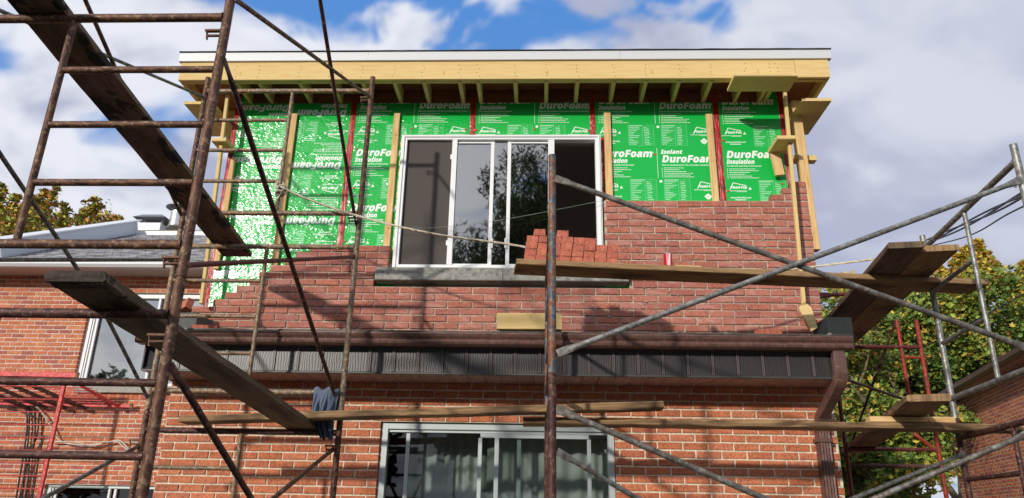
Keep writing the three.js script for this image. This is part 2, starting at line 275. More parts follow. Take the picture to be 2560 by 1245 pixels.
const LW = { x0: -1.365, x1: 0.625, y0: 1.0, y1: 2.385 };
const house = thing('brick_house', 'orange red brick ground floor with brown gutter, dark siding eave and sliding window', 'house');
{
  const C = 0.0676, courses = [];
  for (let k = 0; k < 26; k++) { const y = 2.735 - (k + 1) * C; if (y < 0.98) break; courses.push({ y, k, runs: y + C * 0.4 > LW.y1 ? [[-3.26, 2.49]] : [[-3.26, LW.x0 - 0.005], [LW.x1 + 0.005, 2.49]] }); }
  const wall = mesh(house, 'wall', mergeGeometries([mortarBed(courses, C, 0.09), box(-3.25, -1.37, 0, 0.98, -0.09, -0.01), box(-1.37, 2.48, 0, 0.98, -0.09, -0.01)]), lowMortar);
  layBricks(house, courses, { L: 0.212, C, joint: 0.013, D: 0.08, mats: lowBrickMats, seed: 500, phase: 0.03 });
  // inner leaf, sides, floor and ceiling close the room
  mesh(house, 'inner_wall', mergeGeometries([box(-3.2, LW.x0 - 0.02, 0, 2.9, -0.32, -0.095), box(LW.x1 + 0.02, 2.45, 0, 2.9, -0.32, -0.095), box(LW.x0 - 0.02, LW.x1 + 0.02, LW.y1 + 0.02, 2.9, -0.32, -0.095), box(LW.x0 - 0.02, LW.x1 + 0.02, 0, LW.y0 - 0.02, -0.32, -0.095),
    box(-3.2, -3.1, 0, 2.9, -6, -0.32), box(2.25, 2.45, 0, 2.9, -6, -0.32), box(-3.2, 2.45, 0, 2.9, -6.2, -6)]), interiorDark);
  mesh(house, 'side_wall', mergeGeometries([box(2.36, 2.488, 0, 2.9, -6.2, -0.1), box(-3.258, -3.21, 0, 2.9, -6.2, -0.1)]), lowBrickMats[1]);
  mesh(house, 'floor_slab', box(-3.1, 2.25, 0, 0.15, -6, -0.32), interiorDark);
  mesh(house, 'ceiling', box(-3.1, 2.25, 2.7, 2.9, -6, -0.32), std({ color: lin(0.6, 0.6, 0.58) }));
  // sliding window
  const win = mesh(house, 'window', mergeGeometries([box(LW.x0, LW.x0 + 0.055, LW.y0, LW.y1, -0.12, -0.03, 0.004), box(LW.x1 - 0.055, LW.x1, LW.y0, LW.y1, -0.12, -0.028, 0.004), box(LW.x0 + 0.056, LW.x1 - 0.056, LW.y1 - 0.05, LW.y1 - 0.001, -0.121, -0.029, 0.004), box(LW.x0, LW.x1, LW.y0, LW.y0 + 0.05, -0.119, -0.027, 0.004), box(LW.x0 + 0.056, LW.x1 - 0.056, LW.y1 - 0.072, LW.y1 - 0.05, -0.10, -0.05)]), aluminium);
  const vbar = (px, w, z, dz) => { const x = PZ(px, 1150, z).x; return box(x - w / 2, x + w / 2, LW.y0 + 0.05, LW.y1 - 0.075, z - dz, z, 0.003); };
  const outer = (pa, pb, z) => { const a = PZ(pa, 1150, z).x, b = PZ(pb, 1150, z).x; return mergeGeometries([box(a, b, LW.y1 - 0.11, LW.y1 - 0.074, z - 0.022, z, 0.003), box(a - 0.016, a + 0.016, LW.y0 + 0.05, LW.y1 - 0.111, z - 0.022, z + 0.001, 0.003), box(b - 0.016, b + 0.016, LW.y0 + 0.05, LW.y1 - 0.111, z - 0.022, z + 0.001, 0.003)]); };
  for (const [g, n] of [[vbar(1017, 0.032, -0.07, 0.025), 'sash_stile'], [outer(1199, 1473, -0.045), 'sash'], [vbar(1241, 0.036, -0.04, 0.03), 'sash_stile'], [vbar(1297, 0.034, -0.072, 0.02), 'sash_stile']]) mesh(win, n, g, aluminium);
  mesh(win, 'pane', box(LW.x0 + 0.05, PZ(1241, 1150, -0.08).x, LW.y0 + 0.05, LW.y1 - 0.07, -0.086, -0.083), glassClear);
  mesh(win, 'pane', box(PZ(1199, 1150, -0.056).x, LW.x1 - 0.05, LW.y0 + 0.05, LW.y1 - 0.1, -0.058, -0.055), glassClear);
  const curtain = (xa, xb, z, n, amp, seed) => { const g = new THREE.PlaneGeometry(xb - xa, 1.5, 90, 6), p = g.attributes.position; for (let i = 0; i < p.count; i++) { const u = (p.getX(i) / (xb - xa) + 0.5); p.setZ(i, z + amp * Math.sin(u * n * 6.283 + 1.6 * Math.sin(u * 9 + seed)) * (1 - 0.25 * (p.getY(i) / 1.5 + 0.5))); p.setX(i, (xa + xb) / 2 + p.getX(i)); p.setY(i, p.getY(i) + 1.6); } g.computeVertexNormals(); return g; };
  mesh(win, 'curtain', curtain(-1.22, -0.42, -0.50, 7, 0.03, 1), curtainMat);
  mesh(win, 'curtain', curtain(-0.47, 0.66, -0.33, 9, 0.022, 4), curtainMat);

  // eave: soffit, siding band, gutter
  const xa = -3.30, xb = 2.44, zs = 0.45;
  for (let i = 0, x = xa; x < xb - 0.01; i++, x += 0.135) mesh(house, 'soffit_panel', box(x + 0.0025, Math.min(x + 0.135, xb) - 0.0025, 2.728, 2.738 + (i % 2) * 0.001, 0.004, zs - 0.012), soffitMetal);
  mesh(house, 'soffit_backing', box(xa, xb, 2.741, 2.76, 0.0, zs - 0.01), roofing);
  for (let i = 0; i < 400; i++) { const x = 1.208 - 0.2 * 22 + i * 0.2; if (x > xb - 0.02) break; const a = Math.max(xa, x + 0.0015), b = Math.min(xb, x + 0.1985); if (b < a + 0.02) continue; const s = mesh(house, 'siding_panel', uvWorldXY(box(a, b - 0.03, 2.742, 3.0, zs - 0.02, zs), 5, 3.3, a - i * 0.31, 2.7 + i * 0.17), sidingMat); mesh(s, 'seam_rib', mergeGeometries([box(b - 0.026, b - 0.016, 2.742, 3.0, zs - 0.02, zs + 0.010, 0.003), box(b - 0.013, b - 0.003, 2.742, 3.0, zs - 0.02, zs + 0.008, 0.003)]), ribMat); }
  mesh(house, 'siding_backing', box(xa + 0.01, xb - 0.01, 2.76, 3.02, 0.02, zs - 0.022), roofing);
  mesh(house, 'siding_trim', box(xa, xb, 2.722, 2.741, zs - 0.01, zs + 0.012, 0.003), std({ color: lin(0.05, 0.05, 0.045), roughness: 0.5 }));
  const eo = std({ color: lin(0.04, 0.035, 0.035), roughness: 0.6 });
  mesh(house, 'eave_end', mergeGeometries([box(xb, xb + 0.012, 2.73, 3.02, -0.5, zs + 0.01), box(xa - 0.012, xa, 2.73, 3.02, -0.5, zs + 0.01)]), eo);
  mesh(house, 'eave_roof', box(xa - 0.01, xb + 0.01, 3.02, 3.045, -0.6, zs + 0.02), roofing);
  const sec = [[2.937, 0.475], [2.937, 0.555], [2.952, 0.585], [2.968, 0.592], [2.99, 0.578], [3.01, 0.598], [3.030, 0.608], [3.040, 0.606], [3.040, 0.597], [3.012, 0.588], [2.994, 0.57], [2.968, 0.583], [2.945, 0.55], [2.945, 0.475]];
  const gut = mesh(house, 'gutter', flat(toCreasedNormals(sweep(sec.slice().reverse(), xb + 0.03 - xa + 0.03, { seg: 24, wob: 0.0012, seed: 8 }).translate(xa - 0.03, 0, 0), 0.6)), brownMetal);
  mesh(gut, 'gutter_end_cap', box(xb + 0.031, xb + 0.034, 2.937, 3.04, 0.475, 0.6), brownMetal); mesh(gut, 'gutter_end_cap', box(xa - 0.034, xa - 0.031, 2.937, 3.04, 0.475, 0.6), brownMetal);
  mesh(house, 'drip_edge', sweep(rectSec(0.012, 0.07, 0.003), xb - xa + 0.06, { seg: 60, wob: 0.006, seed: 4 }).translate(xa - 0.03, 3.052, 0.55), std({ color: lin(0.16, 0.14, 0.13), map: brownMetalMap, roughness: 0.5 }));
  // downspout
  const dsSec = [[-0.036, -0.05], [-0.036, 0.05], ...[0.046, 0.034, 0.022, 0.010, -0.002, -0.014, -0.026, -0.038].map((z, i) => [i % 2 ? 0.030 : 0.040, z]), [0.034, -0.05]];
  const dx = 2.375, dn = [V(dx, 2.95, 0.515), V(dx, 2.72, 0.515), V(dx - 0.03, 2.44, 0.045), V(dx - 0.03, 0.2, 0.045)];
  const pipe = (pts, w, t) => { // rectangular pipe swept along a bent path in the y-z plane
    const C = new THREE.CatmullRomCurve3(pts, false, 'catmullrom', 0.35), n = 36, pos = [], uv = [], sec = [[-w / 2, -t / 2 + 0.012], [-w / 2 + 0.012, -t / 2], [w / 2 - 0.012, -t / 2], [w / 2, -t / 2 + 0.012], [w / 2, t / 2 - 0.012], [w / 2 - 0.012, t / 2], [-w / 2 + 0.012, t / 2], [-w / 2, t / 2 - 0.012]], R = [];
    for (let i = 0; i <= n; i++) { const p = C.getPointAt(i / n), tg = C.getTangentAt(i / n), nn = V(0, tg.z, -tg.y).normalize(), k = 1 + (i % 3 === 1 && i > 8 && i < 20 ? 0.03 : 0); R.push(sec.map(([x, y]) => p.clone().add(V(x * k, 0, 0)).addScaledVector(nn, y * k))); }
    for (let i = 0; i < n; i++) for (let j = 0; j < 8; j++) { const q = (j + 1) % 8; for (const [a2, b2] of [[i, j], [i, q], [i + 1, q], [i, j], [i + 1, q], [i + 1, j]]) { const v = R[a2][b2]; pos.push(v.x, v.y, v.z); uv.push(a2 * 0.03, b2 * 0.03); } }
    const g = new THREE.BufferGeometry(); g.setAttribute('position', new THREE.Float32BufferAttribute(pos, 3)); g.setAttribute('uv', new THREE.Float32BufferAttribute(uv, 2)); g.computeVertexNormals(); return g; };
  const ds = mesh(house, 'downspout', mergeGeometries([pipe([dn[0], V(dx, 2.84, 0.515), V(dx, 2.745, 0.508), V(dx - 0.004, 2.68, 0.455), V(dx - 0.016, 2.57, 0.25), V(dx - 0.026, 2.49, 0.10), V(dx - 0.03, 2.43, 0.048), V(dx - 0.03, 2.37, 0.045)], 0.098, 0.072), sweep(dsSec, dn[2].y - dn[3].y, { seg: 1 }).applyMatrix4(basis(dn[2].clone().add(V(0, -0.03, 0)), dn[3], V(0, 0, 1)))]), brownMetal);
  brownMetal.side = THREE.DoubleSide;
  for (let i = 0; i < 3; i++) mesh(ds, 'crimp', lumber(dn[2].clone().add(V(0, -0.03 - i * 0.016, 0)), dn[2].clone().add(V(0, -0.038 - i * 0.016, 0)), 0.086, 0.110, { up: V(0, 0, 1), c: 0.012 }), brownMetal);
  mesh(ds, 'strap', box(dn[2].x - 0.066, dn[2].x + 0.066, 2.27, 2.30, -0.002, 0.092, 0.004), brownMetal);
}

// ------------------------------------------------------------------ the addition: new upper storey
const UW = { x0: -1.385, x1: 0.575, y0: 3.80, y1: 5.19 };
const foamPrint = (() => {
  const c = document.createElement('canvas'); c.width = 2048; c.height = 1024; const x = c.getContext('2d');
  x.fillStyle = '#03b444'; x.fillRect(0, 0, 2048, 1024);
  const T = (s, px, py, w, size, it = true) => { x.save(); x.font = `bold ${size}px sans-serif`; const m = x.measureText(s).width || size * s.length * 0.55; x.translate(px, py); if (it) x.transform(1, 0, -0.2, 1, 0, 0); x.scale(w / m, 1); x.fillText(s, 0, 0); x.lineWidth = size * 0.05; x.strokeStyle = x.fillStyle; if (size > 60) x.strokeText(s, 0, 0); x.restore(); };
  x.fillStyle = '#f2f7f0';
  T('DuroFoam', 95, 188, 862, 178); T('®', 962, 120, 24, 40, false); T('Insulation', 95, 298, 452, 108); T('For Retrofit and New Construction', 95, 352, 560, 36);
  T('Isolant', 1100, 128, 348, 100); T('DuroFoam', 1104, 287, 872, 178); T('®', 1984, 220, 24, 40, false); T('Pour la rénovation et les nouvelles constructions', 1104, 352, 860, 36);
  const R = rng(77), wl = [420, 480, 330, 250, 360, 470];
  for (let i = 0; i < 6; i++) for (const bx of [95, 1104]) { const yy = 402 + i * 33; x.fillRect(bx, yy - 11, 13, 13); let px = bx + 34; const e = px + wl[(i + (bx > 1000 ? 2 : 0)) % 6]; while (px < e) { const w = 14 + R() * 42; x.fillRect(px, yy - 13, Math.min(w, e - px), 9); px += w + 6; } }
  x.fillRect(1036, 20, 6, 560);
  x.strokeStyle = 'rgba(225,245,225,0.75)'; x.fillStyle = 'rgba(225,245,225,0.85)'; x.lineWidth = 3;
  for (const tx of [585, 1128]) {
    x.strokeRect(tx, 606, 420, 388); for (let i = 1; i < 12; i++) { x.globalAlpha = 0.75; x.beginPath(); x.moveTo(tx, 606 + i * 32); x.lineTo(tx + 420, 606 + i * 32); x.stroke(); x.globalAlpha = 1; x.fillRect(tx + 8, 614 + i * 32, 60 + R() * 150, 9); x.fillRect(tx + 250 + R() * 20, 614 + i * 32, 40 + R() * 60, 9); }
    for (const q of [230, 330]) { x.beginPath(); x.moveTo(tx + q, 606); x.lineTo(tx + q, 994); x.stroke(); } x.fillRect(tx + 8, 612, 220, 12);
  }
  x.fillStyle = x.strokeStyle = '#f2f7f0';
  x.beginPath(); x.arc(1078, 640, 24, 0, 7); x.fill();
  for (const lx of [95, 1640]) { x.lineWidth = 13; x.lineJoin = 'miter'; x.beginPath(); x.moveTo(lx + 18, 772); x.lineTo(lx + 78, 648); x.lineTo(lx + 285, 700); x.stroke(); T('Plasti-Fab', lx + 30, 752, 262, 62); x.fillRect(lx - 40, 790, 330, 8); x.fillRect(lx + 120, 806, 160, 6); }
  T('www.plastifab.com', 110, 930, 330, 42); x.fillRect(180, 950, 180, 12);
  x.beginPath(); x.moveTo(420, 765); x.lineTo(436, 735); x.lineTo(452, 765); x.closePath(); x.stroke();
  // maple leaf mark
  const mx = 1822, my = 918; x.beginPath(); [[0, -62], [16, -38], [34, -46], [28, -14], [46, -26], [52, -14], [66, -14], [50, 10], [28, 30], [34, 44], [4, 40], [4, 62], [-4, 62], [-4, 40], [-34, 44], [-28, 30], [-50, 10], [-66, -14], [-52, -14], [-46, -26], [-28, -14], [-34, -46], [-16, -38]].forEach(([a, b], i) => i ? x.lineTo(mx + a, my + b) : x.moveTo(mx + a, my + b)); x.closePath(); x.fill();
  x.fillStyle = '#03b444'; x.fillRect(mx - 30, my - 6, 60, 6); x.fillRect(mx - 24, my + 8, 48, 5);
  const t = new THREE.CanvasTexture(c); t.colorSpace = THREE.SRGBColorSpace; t.wrapS = t.wrapT = THREE.RepeatWrapping; t.anisotropy = 8; return t;
})();
const filmBump = texFn(512, 512, (u, v) => { const a = vnoise(u * 78, v * 78, 601, 78, 78), b = vnoise(u * 44, v * 44, 602, 44, 44), c = fbm(u * 9, v * 9, 603, 3, 9, 9); return (0.5 * a + 0.5 * b) * (0.5 + 0.8 * sst(0.3, 0.7, c)); }, false);
const foamMat = std({ map: foamPrint, roughness: 0.17, bumpMap: filmBump, bumpScale: 0.0030 });
const foamMatSmooth = std({ map: foamPrint, roughness: 0.30, bumpMap: filmBump, bumpScale: 0.0012 });
const tapeMap = texFn(128, 512, (u, v) => { const k = sst(0.62, 0.66, fbm(u * 5, v * 18, 611, 3, 5, 18)); return [mix(0.72, 0.30, k * 0.7), mix(0.07, 0.05, k), mix(0.09, 0.05, k)]; });
const tapeBump = texFn(128, 256, (u, v) => fbm(u * 9 + fbm(u * 2, v * 4, 614, 3, 2, 4) * 2, v * 3, 613, 3, 0, 3), false);
const tapeMat = std({ map: tapeMap, roughness: 0.28, bumpMap: tapeBump, bumpScale: 0.006 });
const stoneMat = std({ color: lin(0.44, 0.43, 0.375), map: clayMap, roughness: 0.85 });
const addition = thing('upper_storey_addition', 'unfinished upper storey with green foam boards, white window and part laid red brick', 'building');
{
  const zf = -0.10, zt = zf + 0.003;
  // backing walls, room and roof deck
  mesh(addition, 'sheathing', mergeGeometries([box(-3.14, UW.x0 - 0.005, 3.05, 5.74, -0.28, zf - 0.032), box(UW.x1 + 0.005, 2.39, 3.05, 5.74, -0.28, zf - 0.032), box(UW.x0 - 0.005, UW.x1 + 0.005, UW.y1 + 0.005, 5.74, -0.28, zf - 0.032), box(UW.x0 - 0.005, UW.x1 + 0.005, 3.05, UW.y0 - 0.005, -0.28, zf - 0.032),
    box(-3.14, -3.0, 3.05, 5.74, -6, -0.28), box(2.25, 2.39, 3.05, 5.74, -6, -0.28), box(-3.14, -1.6, 3.05, 5.74, -6.15, -6), box(0.9, 2.39, 3.05, 5.74, -6.15, -6), box(-1.6, 0.9, 5.2, 5.74, -6.15, -6), box(-1.6, 0.9, 3.05, 3.9, -6.15, -6)]), std({ color: lin(0.48, 0.40, 0.35), roughness: 0.9 }));  // back wall opening is unseen, added to let daylight into the room
  mesh(addition, 'subfloor', box(-3.0, 2.25, 3.06, 3.12, -6, -0.28), interiorDark);
  mesh(addition, 'ceiling', box(-3.0, 2.25, 5.5, 5.54, -6, -0.28), std({ color: lin(0.62, 0.54, 0.48) }));
  // foam boards
  const board = (pts, flip, mat, oy) => { const g = new THREE.ExtrudeGeometry(new THREE.Shape(pts.map(p => new THREE.Vector2(...p))), { depth: 0.028, bevelEnabled: true, bevelThickness: 0.002, bevelSize: -0.002, bevelOffset: 0, bevelSegments: 1 }); g.translate(0, 0, zf - 0.03); const x0 = Math.min(...pts.map(p => p[0])), x1 = x0 + 1.22, p = g.attributes.position, uv = g.attributes.uv; for (let i = 0; i < p.count; i++) { const u = (p.getX(i) - x0) / 1.22, v = (p.getY(i) - oy) / 0.595; uv.setXY(i, flip ? 1 - u : u, flip ? -v : v); } return mesh(addition, 'foam_board', g, mat); };
  const yt = 5.74, yb = 3.06, B = [-3.145, -1.918, -0.697, 0.506, 1.734, 2.40], g = 0.004, oy = 5.092;
  const f0 = board([[B[0], yb], [B[1] - g, yb], [B[1] - g, yt], [B[0], yt]], true, foamMat, 4.81);
  const f1 = board([[B[1] + g, yb], [UW.x0 - 0.012, yb], [UW.x0 - 0.012, UW.y1 + 0.012], [B[2] - g, UW.y1 + 0.012], [B[2] - g, yt], [B[1] + g, yt]], false, foamMat, oy + 0.01);
  const f2 = board([[B[2] + g, UW.y1 + 0.012], [B[3] - g, UW.y1 + 0.012], [B[3] - g, yt], [B[2] + g, yt]], false, foamMatSmooth, oy + 0.005);
  const f3 = board([[B[3] + g, UW.y1 + 0.012], [UW.x1 + 0.012, UW.y1 + 0.012], [UW.x1 + 0.012, yb], [B[4] - g, yb], [B[4] - g, yt], [B[3] + g, yt]], false, foamMatSmooth, oy);
  const f4 = board([[B[4] + g, yb], [B[5], yb], [B[5], yt], [B[4] + g, yt]], false, foamMatSmooth, oy - 0.01);
  // red sheathing tape over the joints
  const tape = (x, y0, y1, w, s) => { const L = y1 - y0, g2 = sweep([[-w / 2, 0.0], [-w / 4, 0.0025], [-w * 0.1, 0.0008], [w * 0.12, 0.004], [w / 3, 0.0015], [w / 2, 0.0], [w / 2, -0.001], [-w / 2, -0.001]].reverse(), L, { seg: 24, wob: 0.002, seed: s }); g2.applyMatrix4(new THREE.Matrix4().makeBasis(V(0, 1, 0), V(1, 0, 0), V(0, 0, 1)).setPosition(x, y0, zt)); const p = g2.attributes.position, uv = g2.attributes.uv; for (let i = 0; i < p.count; i++) uv.setXY(i, (p.getX(i) - x) / w + 0.5, p.getY(i) * 0.8); mesh(addition, 'joint_tape', flat(g2), std2(tapeMat)); };
  const std2 = m => { m.side = THREE.DoubleSide; return m; };
  tape(B[0] + 0.025, 3.3, 5.72, 0.05, 1); tape(B[1], 3.3, 5.72, 0.058, 2); tape(B[2], UW.y1 + 0.015, 5.72, 0.056, 3); tape(B[3], UW.y1 + 0.015, 5.72, 0.056, 4); tape(B[4], 3.6, 5.72, 0.06, 5); tape(B[5] - 0.022, 3.6, 5.72, 0.045, 6);
  tape(UW.x1 + 0.03, 4.0, UW.y1 + 0.01, 0.03, 7);
  // foam pins
  const pinG = new THREE.CylinderGeometry(0.011, 0.013, 0.006, 10).rotateX(Math.PI / 2), pinM = std({ color: lin(0.45, 0.09, 0.04), roughness: 0.6 });
  for (const [px, py] of [[893, 372], [884, 470], [871, 462], [861, 603], [1029, 322], [1164, 324], [1191, 325], [1337, 323], [1472, 327], [1638, 386], [1809, 351], [1821, 477], [1956, 459], [591, 320], [519, 734]]) { const p = PZ(px, py, zt), m = mesh(addition, 'washer', pinG, pinM); m.position.set(p.x, p.y, zt); }
  // strapping
  const bat = (x, y0, y1, w, s) => mesh(addition, 'strapping', lumber(V(x, y0, zf + 0.026), V(x, y1, zf + 0.026), 0.02, w, { up: V(0, 0, 1), seed: s, wob: 0.002, seg: 3 }), paleWood);
  bat(-2.512, 3.6, 5.455, 0.062, 21); bat(-1.462, 3.9, 5.455, 0.062, 22); bat(0.650, 4.3, 5.46, 0.068, 23); bat(1.656, 4.3, 5.44, 0.066, 24); bat(-3.068, 3.79, 4.95, 0.055, 25);
  // window
  const zf0 = -0.11, zf1 = -0.025, fr = 0.055;
  const w = mesh(addition, 'window', mergeGeometries([box(UW.x0, UW.x0 + fr, UW.y0, UW.y1, zf0, zf1, 0.005), box(UW.x1 - fr, UW.x1, UW.y0, UW.y1, zf0, zf1, 0.005), box(UW.x0 + fr, UW.x1 - fr, UW.y1 - fr, UW.y1, zf0, zf1 - 0.001, 0.005), box(UW.x0 + fr, UW.x1 - fr, UW.y0, UW.y0 + fr * 0.6, zf0, zf1 - 0.001, 0.005),
    box(UW.x0 + 0.012, UW.x0 + 0.03, UW.y0, UW.y1 - 0.012, zf1, zf1 + 0.012, 0.003), box(UW.x1 - 0.03, UW.x1 - 0.012, UW.y0, UW.y1 - 0.012, zf1, zf1 + 0.012, 0.003), box(UW.x0 + 0.03, UW.x1 - 0.03, UW.y1 - 0.03, UW.y1 - 0.012, zf1, zf1 + 0.011, 0.003)]), whiteVinyl);
  const vx = (px, py = 500) => PZ(px, py, -0.05).x, m1 = vx(1131), m2 = vx(1378), s1 = vx(1228), s2 = vx(1271), yb2 = UW.y0 + fr * 0.6, yt2 = UW.y1 - fr;
  mesh(w, 'mullion', box(m1 - 0.024, m1 + 0.024, yb2, yt2, zf0, zf1 - 0.002, 0.004), whiteVinyl); mesh(w, 'mullion', box(m2 - 0.03, m2 + 0.03, yb2, yt2, zf0, zf1 - 0.002, 0.004), whiteVinyl);
  const sash = (a, b, z, st) => { mesh(w, 'sash', mergeGeometries([box(st - 0.017, st + 0.017, yb2, yt2 - 0.012, z - 0.016, z, 0.003), box(a, b, yt2 - 0.03, yt2 - 0.014, z - 0.016, z - 0.002, 0.002), box(a, b, yb2, yb2 + 0.016, z - 0.016, z - 0.002, 0.002)]), whiteVinyl); };
  sash(m1 + 0.024, s1 + 0.016, -0.046, s1); sash(s2 - 0.016, m2 - 0.03, -0.047, s2);
  mesh(w, 'pane', box(m1 + 0.024, m2 - 0.03, yb2, yt2, -0.069, -0.064), glassCoat);
  mesh(w, 'insect_screen', box(UW.x0 + fr, m1 - 0.024, yb2, yt2, -0.062, -0.061), std({ color: lin(0.085, 0.07, 0.062), roughness: 0.8, transparent: true, opacity: 0.86 }));
  mesh(w, 'latch', mergeGeometries([box(s1 + 0.006, s1 + 0.028, 4.0, 4.1, -0.048, -0.032, 0.004), box(s2 - 0.028, s2 - 0.006, 4.0, 4.1, -0.048, -0.032, 0.004), box(m1 - 0.04, m1 - 0.026, 4.93, 4.98, -0.06, -0.045), box(m1 - 0.04, m1 - 0.026, 4.03, 4.08, -0.06, -0.045)]), whiteVinyl);
  // spray foam bead round the frame
  { const Rr = rng(31), bs = []; const put = (x, y) => { const s = 0.008 + Rr() * 0.012; bs.push(new THREE.IcosahedronGeometry(s, 0).scale(1, 1 + Rr(), 0.6).translate(x + (Rr() - 0.5) * 0.008, y, zf + 0.006)); };
    for (let y = 3.85; y < 5.18; y += 0.017) { put(UW.x0 - 0.008, y); if (Rr() < 0.5) put(UW.x1 + 0.008, y); } for (let x = UW.x0; x < UW.x1; x += 0.02) if (fbm(x * 3, 1, 9, 2) > 0.42) put(x, UW.y1 + 0.008);
    mesh(w, 'spray_foam_bead', mergeGeometries(bs), std({ color: lin(0.72, 0.55, 0.22), roughness: 0.8 })); }
  // brick veneer, rising in steps
  const C = 0.0667, L = 0.2235, courses = [], ys = 3.062;
  const stepsL = [[-2.165, 4.022], [-2.294, 3.955], [-2.392, 3.889], [-2.524, 3.821], [-2.616, 3.746], [-2.698, 3.687], [-2.809, 3.62], [-2.908, 3.554], [-3.009, 3.484], [-3.081, 3.419]];
  for (let k = 0; k < 25; k++) {
    const y = 4.477 + 3 * C - (k + 1) * C, top = y + C * 0.8; if (y < ys - 0.03) break; const runs = [];
    let xl = -3.2; for (const [sx, sy] of stepsL) if (top < sy + 0.02) { xl = sx; } if (top < 3.43) xl = -3.2; else { xl = 99; for (const [sx, sy] of stepsL) if (top <= sy + 0.012) xl = sx; }
    if (top > 4.48) { runs.push([[2.37, 2.27, 2.155][k] ?? 2.155, 2.49]); }
    else if (y + C > 3.80) { if (xl < 9) runs.push([xl, -1.42]); runs.push([0.59, 2.49]); }
    else if (y + C > 3.655) { runs.push([xl, -1.54]); runs.push([0.80, 2.49]); }
    else runs.push([xl, 2.49]);
    courses.push({ y, k, runs });
  }
  mesh(addition, 'mortar', mortarBed(courses, C, 0.095, 0.011), upMortar);
  layBricks(addition, courses, { L, C, joint: 0.0115, D: 0.085, mats: upBrickMats, seed: 700, phase: 0.045, rough: 1.7, chip: 0.14 });
  { const Rr = rng(321), cs = []; for (let i = 0; i < 260; i++) { const s = 0.004 + Rr() * Rr() * 0.016; cs.push(new THREE.IcosahedronGeometry(s, 0).scale(1.4, 0.7, 1).rotateY(Rr() * 6).translate(mix(-3.1, 2.4, Rr()), 3.058 + s * 0.3, mix(0.36, 0.57, Rr()))); } for (let i = 0; i < 150; i++) { const s = 0.003 + Rr() * 0.007, y = 3.1 + Rr() * 1.3, x = y > 3.6 ? mix(0.62, 2.45, Rr()) : mix(-2.8, 2.45, Rr()); cs.push(new THREE.IcosahedronGeometry(s, 0).scale(1 + Rr() * 1.5, 1, 0.35).translate(x, y, 0.001)); } mesh(addition, 'mortar_crumbs', mergeGeometries(cs), upMortar).userData.kind = 'stuff'; }
  mesh(addition, 'window_sill', mergeGeometries([box(-1.52, -0.352, 3.655, 3.775, -0.09, 0.055, 0.006), box(-0.348, 0.79, 3.655, 3.775, -0.09, 0.055, 0.006)]), stoneMat);
  // roof: rafters, deck, boards
  const zfa = 0.33, rb = 5.59, xl = -3.56, xr = 2.72;
  mesh(addition, 'roof_deck', box(xl + 0.04, xr - 0.04, 5.745, 5.775, -6.3, zfa - 0.04), plyWood);
  const rx = [-2.995, -2.774, -2.371, -2.056, -1.75, -1.437, -1.149, -0.799, -0.62, -0.26, 0.041, 0.341, 0.69, 0.995, 1.312, 1.616, 1.927, 2.172, 2.225];
  rx.forEach((x, i) => mesh(addition, 'rafter', lumber(V(x, 5.666, -0.27), V(x, 5.666, zfa - 0.041), 0.15, 0.038, { seed: 40 + i, c: 0.003 }), freshWood));
  rx.forEach((x, i) => { if (i + 1 < rx.length && rx[i + 1] - x > 0.1) mesh(addition, 'blocking', box(x + 0.021, rx[i + 1] - 0.021, rb + 0.002, 5.743, -0.13, -0.095), plyWood); });
  mesh(addition, 'fascia_board', lumber(V(xl + 0.002, 5.70, zfa - 0.019), V(2.40, 5.70, zfa - 0.019), 0.205, 0.038, { seed: 3, seg: 8, wob: 0.001 }), freshWood);
  mesh(addition, 'fascia_board', lumber(V(2.403, 5.705, zfa - 0.017), V(xr - 0.002, 5.705, zfa - 0.017), 0.205, 0.038, { seed: 9 }), freshWood);
  mesh(addition, 'rafter', box(xl + 0.02, xr - 0.02, 5.600, 5.74, zfa - 0.080, zfa - 0.042), freshWood);
  for (const s of [[xl, 51], [xr - 0.038, 52]]) mesh(addition, 'barge_board', lumber(V(s[0] + 0.019, 5.70, zfa - 0.04), V(s[0] + 0.019, 5.70, -6.3), 0.205, 0.036, { seed: s[1] }), freshWood);
  for (const [xa2, xb2] of [[xl + 0.04, -3.145], [2.40, xr - 0.04]]) { mesh(addition, 'eave_lining', box(xa2, xb2, 5.70, 5.743, -6, zfa - 0.082), plyWood); for (let z = -0.42; z > -6; z -= 0.5) mesh(addition, 'lookout', box(xa2, xb2, 5.60, 5.698, z - 0.038, z), freshWood); }
  const metalWhite = std({ color: lin(0.62, 0.635, 0.63), roughness: 0.45, metalness: 0.05 }), seams = [xl - 0.02, -1.70, 0.745, xr + 0.03];
  for (let i = 0; i < 3; i++) { const f = mesh(addition, 'metal_fascia', box(seams[i] + 0.001, seams[i + 1] - 0.001, 5.80, 5.897, zfa - 0.03, zfa + 0.02 + (i % 2) * 0.001, 0.003), metalWhite); }
  mesh(addition, 'roof_membrane', mergeGeometries([sweep(rectSec(0.012, 0.1, 0.003), seams[3] - seams[0] + 0.01, { seg: 60, wob: 0.004, seed: 5 }).translate(seams[0] - 0.005, 5.905, zfa - 0.02), box(xl, xr, 5.78, 5.89, -6.3, zfa - 0.035)]), roofing);
  // nail heads and knots on the fascia
  { const ng = new THREE.CylinderGeometry(0.0045, 0.0045, 0.002, 8).rotateX(Math.PI / 2), nm = std({ color: lin(0.10, 0.06, 0.03), roughness: 0.6 }), Rr = rng(61), gs = []; for (const x of rx) for (let i = 0; i < 4; i++) gs.push(ng.clone().translate(x + (Rr() - 0.5) * 0.03, 5.63 + i * 0.04 + (Rr() - 0.5) * 0.012, zfa + 0.0005)); mesh(addition, 'nail_heads', mergeGeometries(gs), nm).userData.kind = 'stuff'; }
}

